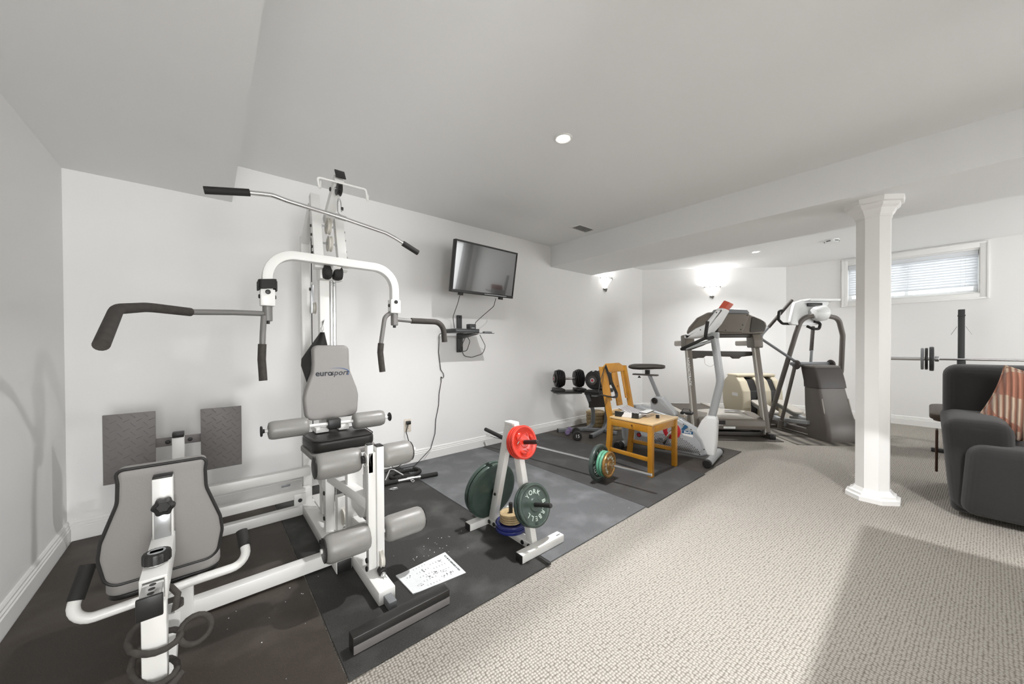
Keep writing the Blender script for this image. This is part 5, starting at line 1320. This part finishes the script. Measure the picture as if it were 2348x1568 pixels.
B().tube(fillet([(1.485, YW - .035, .40), (1.465, YW - .035, .33), (1.50, YW - .035, .20), (1.515, YW - .035, .13), (1.47, YW - .05, .06), (1.33, YW - .09, .014), (1.22, YW - .13, .014)], .05, 5), .0038, 8).o('cord', 'cable', pg_, True)

# ================================================================== SOFA CORNER
sf = thing('recliner_sofa', 'black fabric recliner sofa at the right with a rounded arm', 'sofa', (4.25, -.75, 0))
def soft(name, x0, x1, y0, y1, z0, z1, r, m='sofa', par=sf, seg=5, f=None):
    b = B(); b.box(x0, x1, y0, y1, z0, z1, r, seg)
    if f:
        bmesh.ops.subdivide_edges(b.bm, edges=b.bm.edges[:], cuts=2, use_grid_fill=True)
        for v in b.bm.verts: v.co = Vector(f(v.co.x, v.co.y, v.co.z))
    return b.o(name, m, par, True, 60)
soft('base', 3.84, 4.72, -2.0, -.10, .03, .40, .04)
# arm: outer side leans in towards the floor
soft('arm', 3.80, 4.60, -.36, -.055, .05, .672, .085, f=lambda x, y, z: (x + .02 * (z / .67), y - (.05 * (1 - z / .67) if y > -.2 else 0), z - .05 * max(0, 3.95 - x) * 2))
soft('arm', 3.80, 4.60, -2.0, -1.70, .05, .672, .085)
soft('seat_cushion', 3.80, 4.40, -1.02, -.36, .33, .515, .07)
soft('seat_cushion', 3.80, 4.40, -1.70, -1.03, .33, .515, .07)
soft('front_panel', 3.705, 3.99, -1.02, -.135, .045, .515, .075, f=lambda x, y, z: (x + .045 * (1 - z / .5) if x < 3.85 else x, y - .03 * (z / .5) * (1 if y > -.5 else 0), z))
soft('front_panel', 3.705, 3.99, -1.90, -1.03, .045, .515, .075)
soft('back_cushion', 4.30, 4.66, -1.02, -.075, .50, 1.005, .085, f=lambda x, y, z: (x + .10 * (z - .5), y, z))
soft('back_cushion', 4.30, 4.66, -1.98, -1.03, .50, 1.005, .085, f=lambda x, y, z: (x + .10 * (z - .5), y, z))
soft('back_frame', 4.55, 4.74, -1.96, -.10, .10, .93, .05)
B().obox((4.52, -.045, .30), (.05, .016, .36), (1, 0, .2), (-.25, 0, 1), .006).o('recline_lever', 'wood_dark', sf, True)
cu_ = thing('throw_cushion', 'pink and cream ribbed throw cushion leaning on the sofa arm', 'cushion', (4.10, -.50, .52))
# cushion: pinched square with the face towards -x
Mcu = Matrix.Translation((4.175, -.50, .705)) @ Matrix.Rotation(math.radians(-12), 4, 'Y') @ Matrix.Rotation(math.radians(18), 4, 'X')
n = 22; hsz = .255
def cushion_pt(i, j, s_):
    u, v = -1 + 2 * i / n, -1 + 2 * j / n
    pin = 1 - .10 * (1 - abs(v) ** 2) * abs(u) ** 4 ; pin2 = 1 - .10 * (1 - abs(u) ** 2) * abs(v) ** 4
    t = .085 * ((1 - abs(u) ** 2.6) * (1 - abs(v) ** 2.6)) ** .45
    return Mcu @ Vector((s_ * t, -u * hsz * pin, v * hsz * pin2))
b = B()
g1 = [[b.bm.verts.new(cushion_pt(i, j, -1)) for j in range(n + 1)] for i in range(n + 1)]
g2 = [[g1[i][j] if i in (0, n) or j in (0, n) else b.bm.verts.new(cushion_pt(i, j, 1)) for j in range(n + 1)] for i in range(n + 1)]
for i in range(n):
    for j in range(n):
        b.bm.faces.new((g1[i][j], g1[i + 1][j], g1[i + 1][j + 1], g1[i][j + 1])); b.bm.faces.new((g2[i][j], g2[i][j + 1], g2[i + 1][j + 1], g2[i + 1][j]))
b.o('cover', 'cushion_cover', cu_, True, 70)
P = [cushion_pt(i, 0, 1) for i in range(0, n)] + [cushion_pt(n, j, 1) for j in range(0, n)] + [cushion_pt(i, n, 1) for i in range(n, 0, -1)] + [cushion_pt(0, j, 1) for j in range(n, 0, -1)]
B().tube(P, .006, 6, cyclic=True).o('edge_piping', 'cushion_cover', cu_, True)
wr = thing('white_controller', 'small white plastic controller resting against the cushion', 'controller', (3.99, -.50, .60))
M = Matrix.Translation((4.035, -.465, .615)) @ Matrix.Rotation(math.radians(-20), 4, 'Y') @ Matrix.Rotation(math.radians(20), 4, 'X')
B().box(-.012, .012, -.11, .02, -.012, .018, .006, 3, M).o('case', 'white_plastic', wr, True)
B().box(-.0135, -.011, -.09, .0, -.004, .010, 0, 1, M).o('key_pad', 'silver', wr, True)

# ================================================================== WEIGHT BENCH BY THE WINDOW WALL
wb = thing('weight_bench', 'weight bench with black uprights and brown vinyl pad behind the sofa', 'weight bench', (6.0, -.2, 0))
for y in (-.232, -1.15):
    up = B().box(6.27, 6.33, y - .024, y + .024, .0, 1.545, .004).o('upright', 'post_black', wb, True)
    B().box(6.265, 6.335, y - .027, y + .027, 1.47, 1.485, .002).o('collar', 'post_black', up, True)
    B().box(6.22, 6.34, y - .029, y + .029, .93, .985, .004).o('bar_hook', 'post_black', up, True)
    for dy in (-.03, .03):
        B().tube([(6.30, y + dy, 1.36), (6.30, y + dy * 2.4, 1.27)], .0025, 6).o('pin_wire', 'chrome', up, True)
    B().box(6.05, 6.55, y - .03, y + .03, 0, .05, .004).o('foot', 'post_black', wb, True)
B().box(6.28, 6.32, -1.15, -.232, .28, .33, .004).o('cross_bar', 'post_black', wb, True)
B().slab(rpoly([(5.30, -.285), (6.22, -.285), (6.22, -.005), (5.30, -.005)], .12, 8), lambda u, v, w: (u, v, w), .435, .50, .02).o('bench_pad', 'bench_vinyl', wb, True)
B().slab(rpoly([(5.33, -.26), (6.20, -.26), (6.20, -.03), (5.33, -.03)], .10, 8), lambda u, v, w: (u, v, w), .42, .437, .003).o('pad_board', 'wood_dark', wb, True)
B().box(5.40, 6.30, -.17, -.12, .36, .42, .004).o('bench_rail', 'post_black', wb, True)
B().box(5.96, 6.01, -.17, -.12, .0, .36, .004).o('bench_leg', 'post_black', wb, True)
B().box(5.96, 6.01, -.36, -.02, .0, .04, .004).o('foot', 'post_black', wb, True)
ob = thing('bench_barbell', 'long chrome barbell resting on the bench uprights', 'barbell', (6.25, -.69, 1.0))
BZ = .9985
B().cyl((6.245, .05, BZ), (6.245, -1.43, BZ), .0135, 14).o('bar', 'chrome', ob, True)
for y0, y1 in ((-.055, .46), (-1.33, -1.84)): B().cyl((6.245, y0, BZ), (6.245, y1, BZ), .022, 18).o('sleeve', 'chrome', ob, True)
for y0, y1 in ((-.075, -.045), (-1.335, -1.305)): B().cyl((6.245, y0, BZ), (6.245, y1, BZ), .032, 18).o('sleeve_collar', 'steel', ob, True)
for k, (y, r, t) in enumerate(((-.022, .138, .036), (.017, .125, .024), (.048, .125, .024))):
    plate('weight_plate', ['thickest dark plate on the bench barbell, next to the collar', 'thin dark plate in the middle of the bench barbell set', 'thin grey plate outermost on the bench barbell'][k], (6.245, y, BZ), (0, 1, 0), r, t, ('post_black', 'black_plastic', 'silver_dark')[k], 'plates on the bench barbell', hole=.0225)
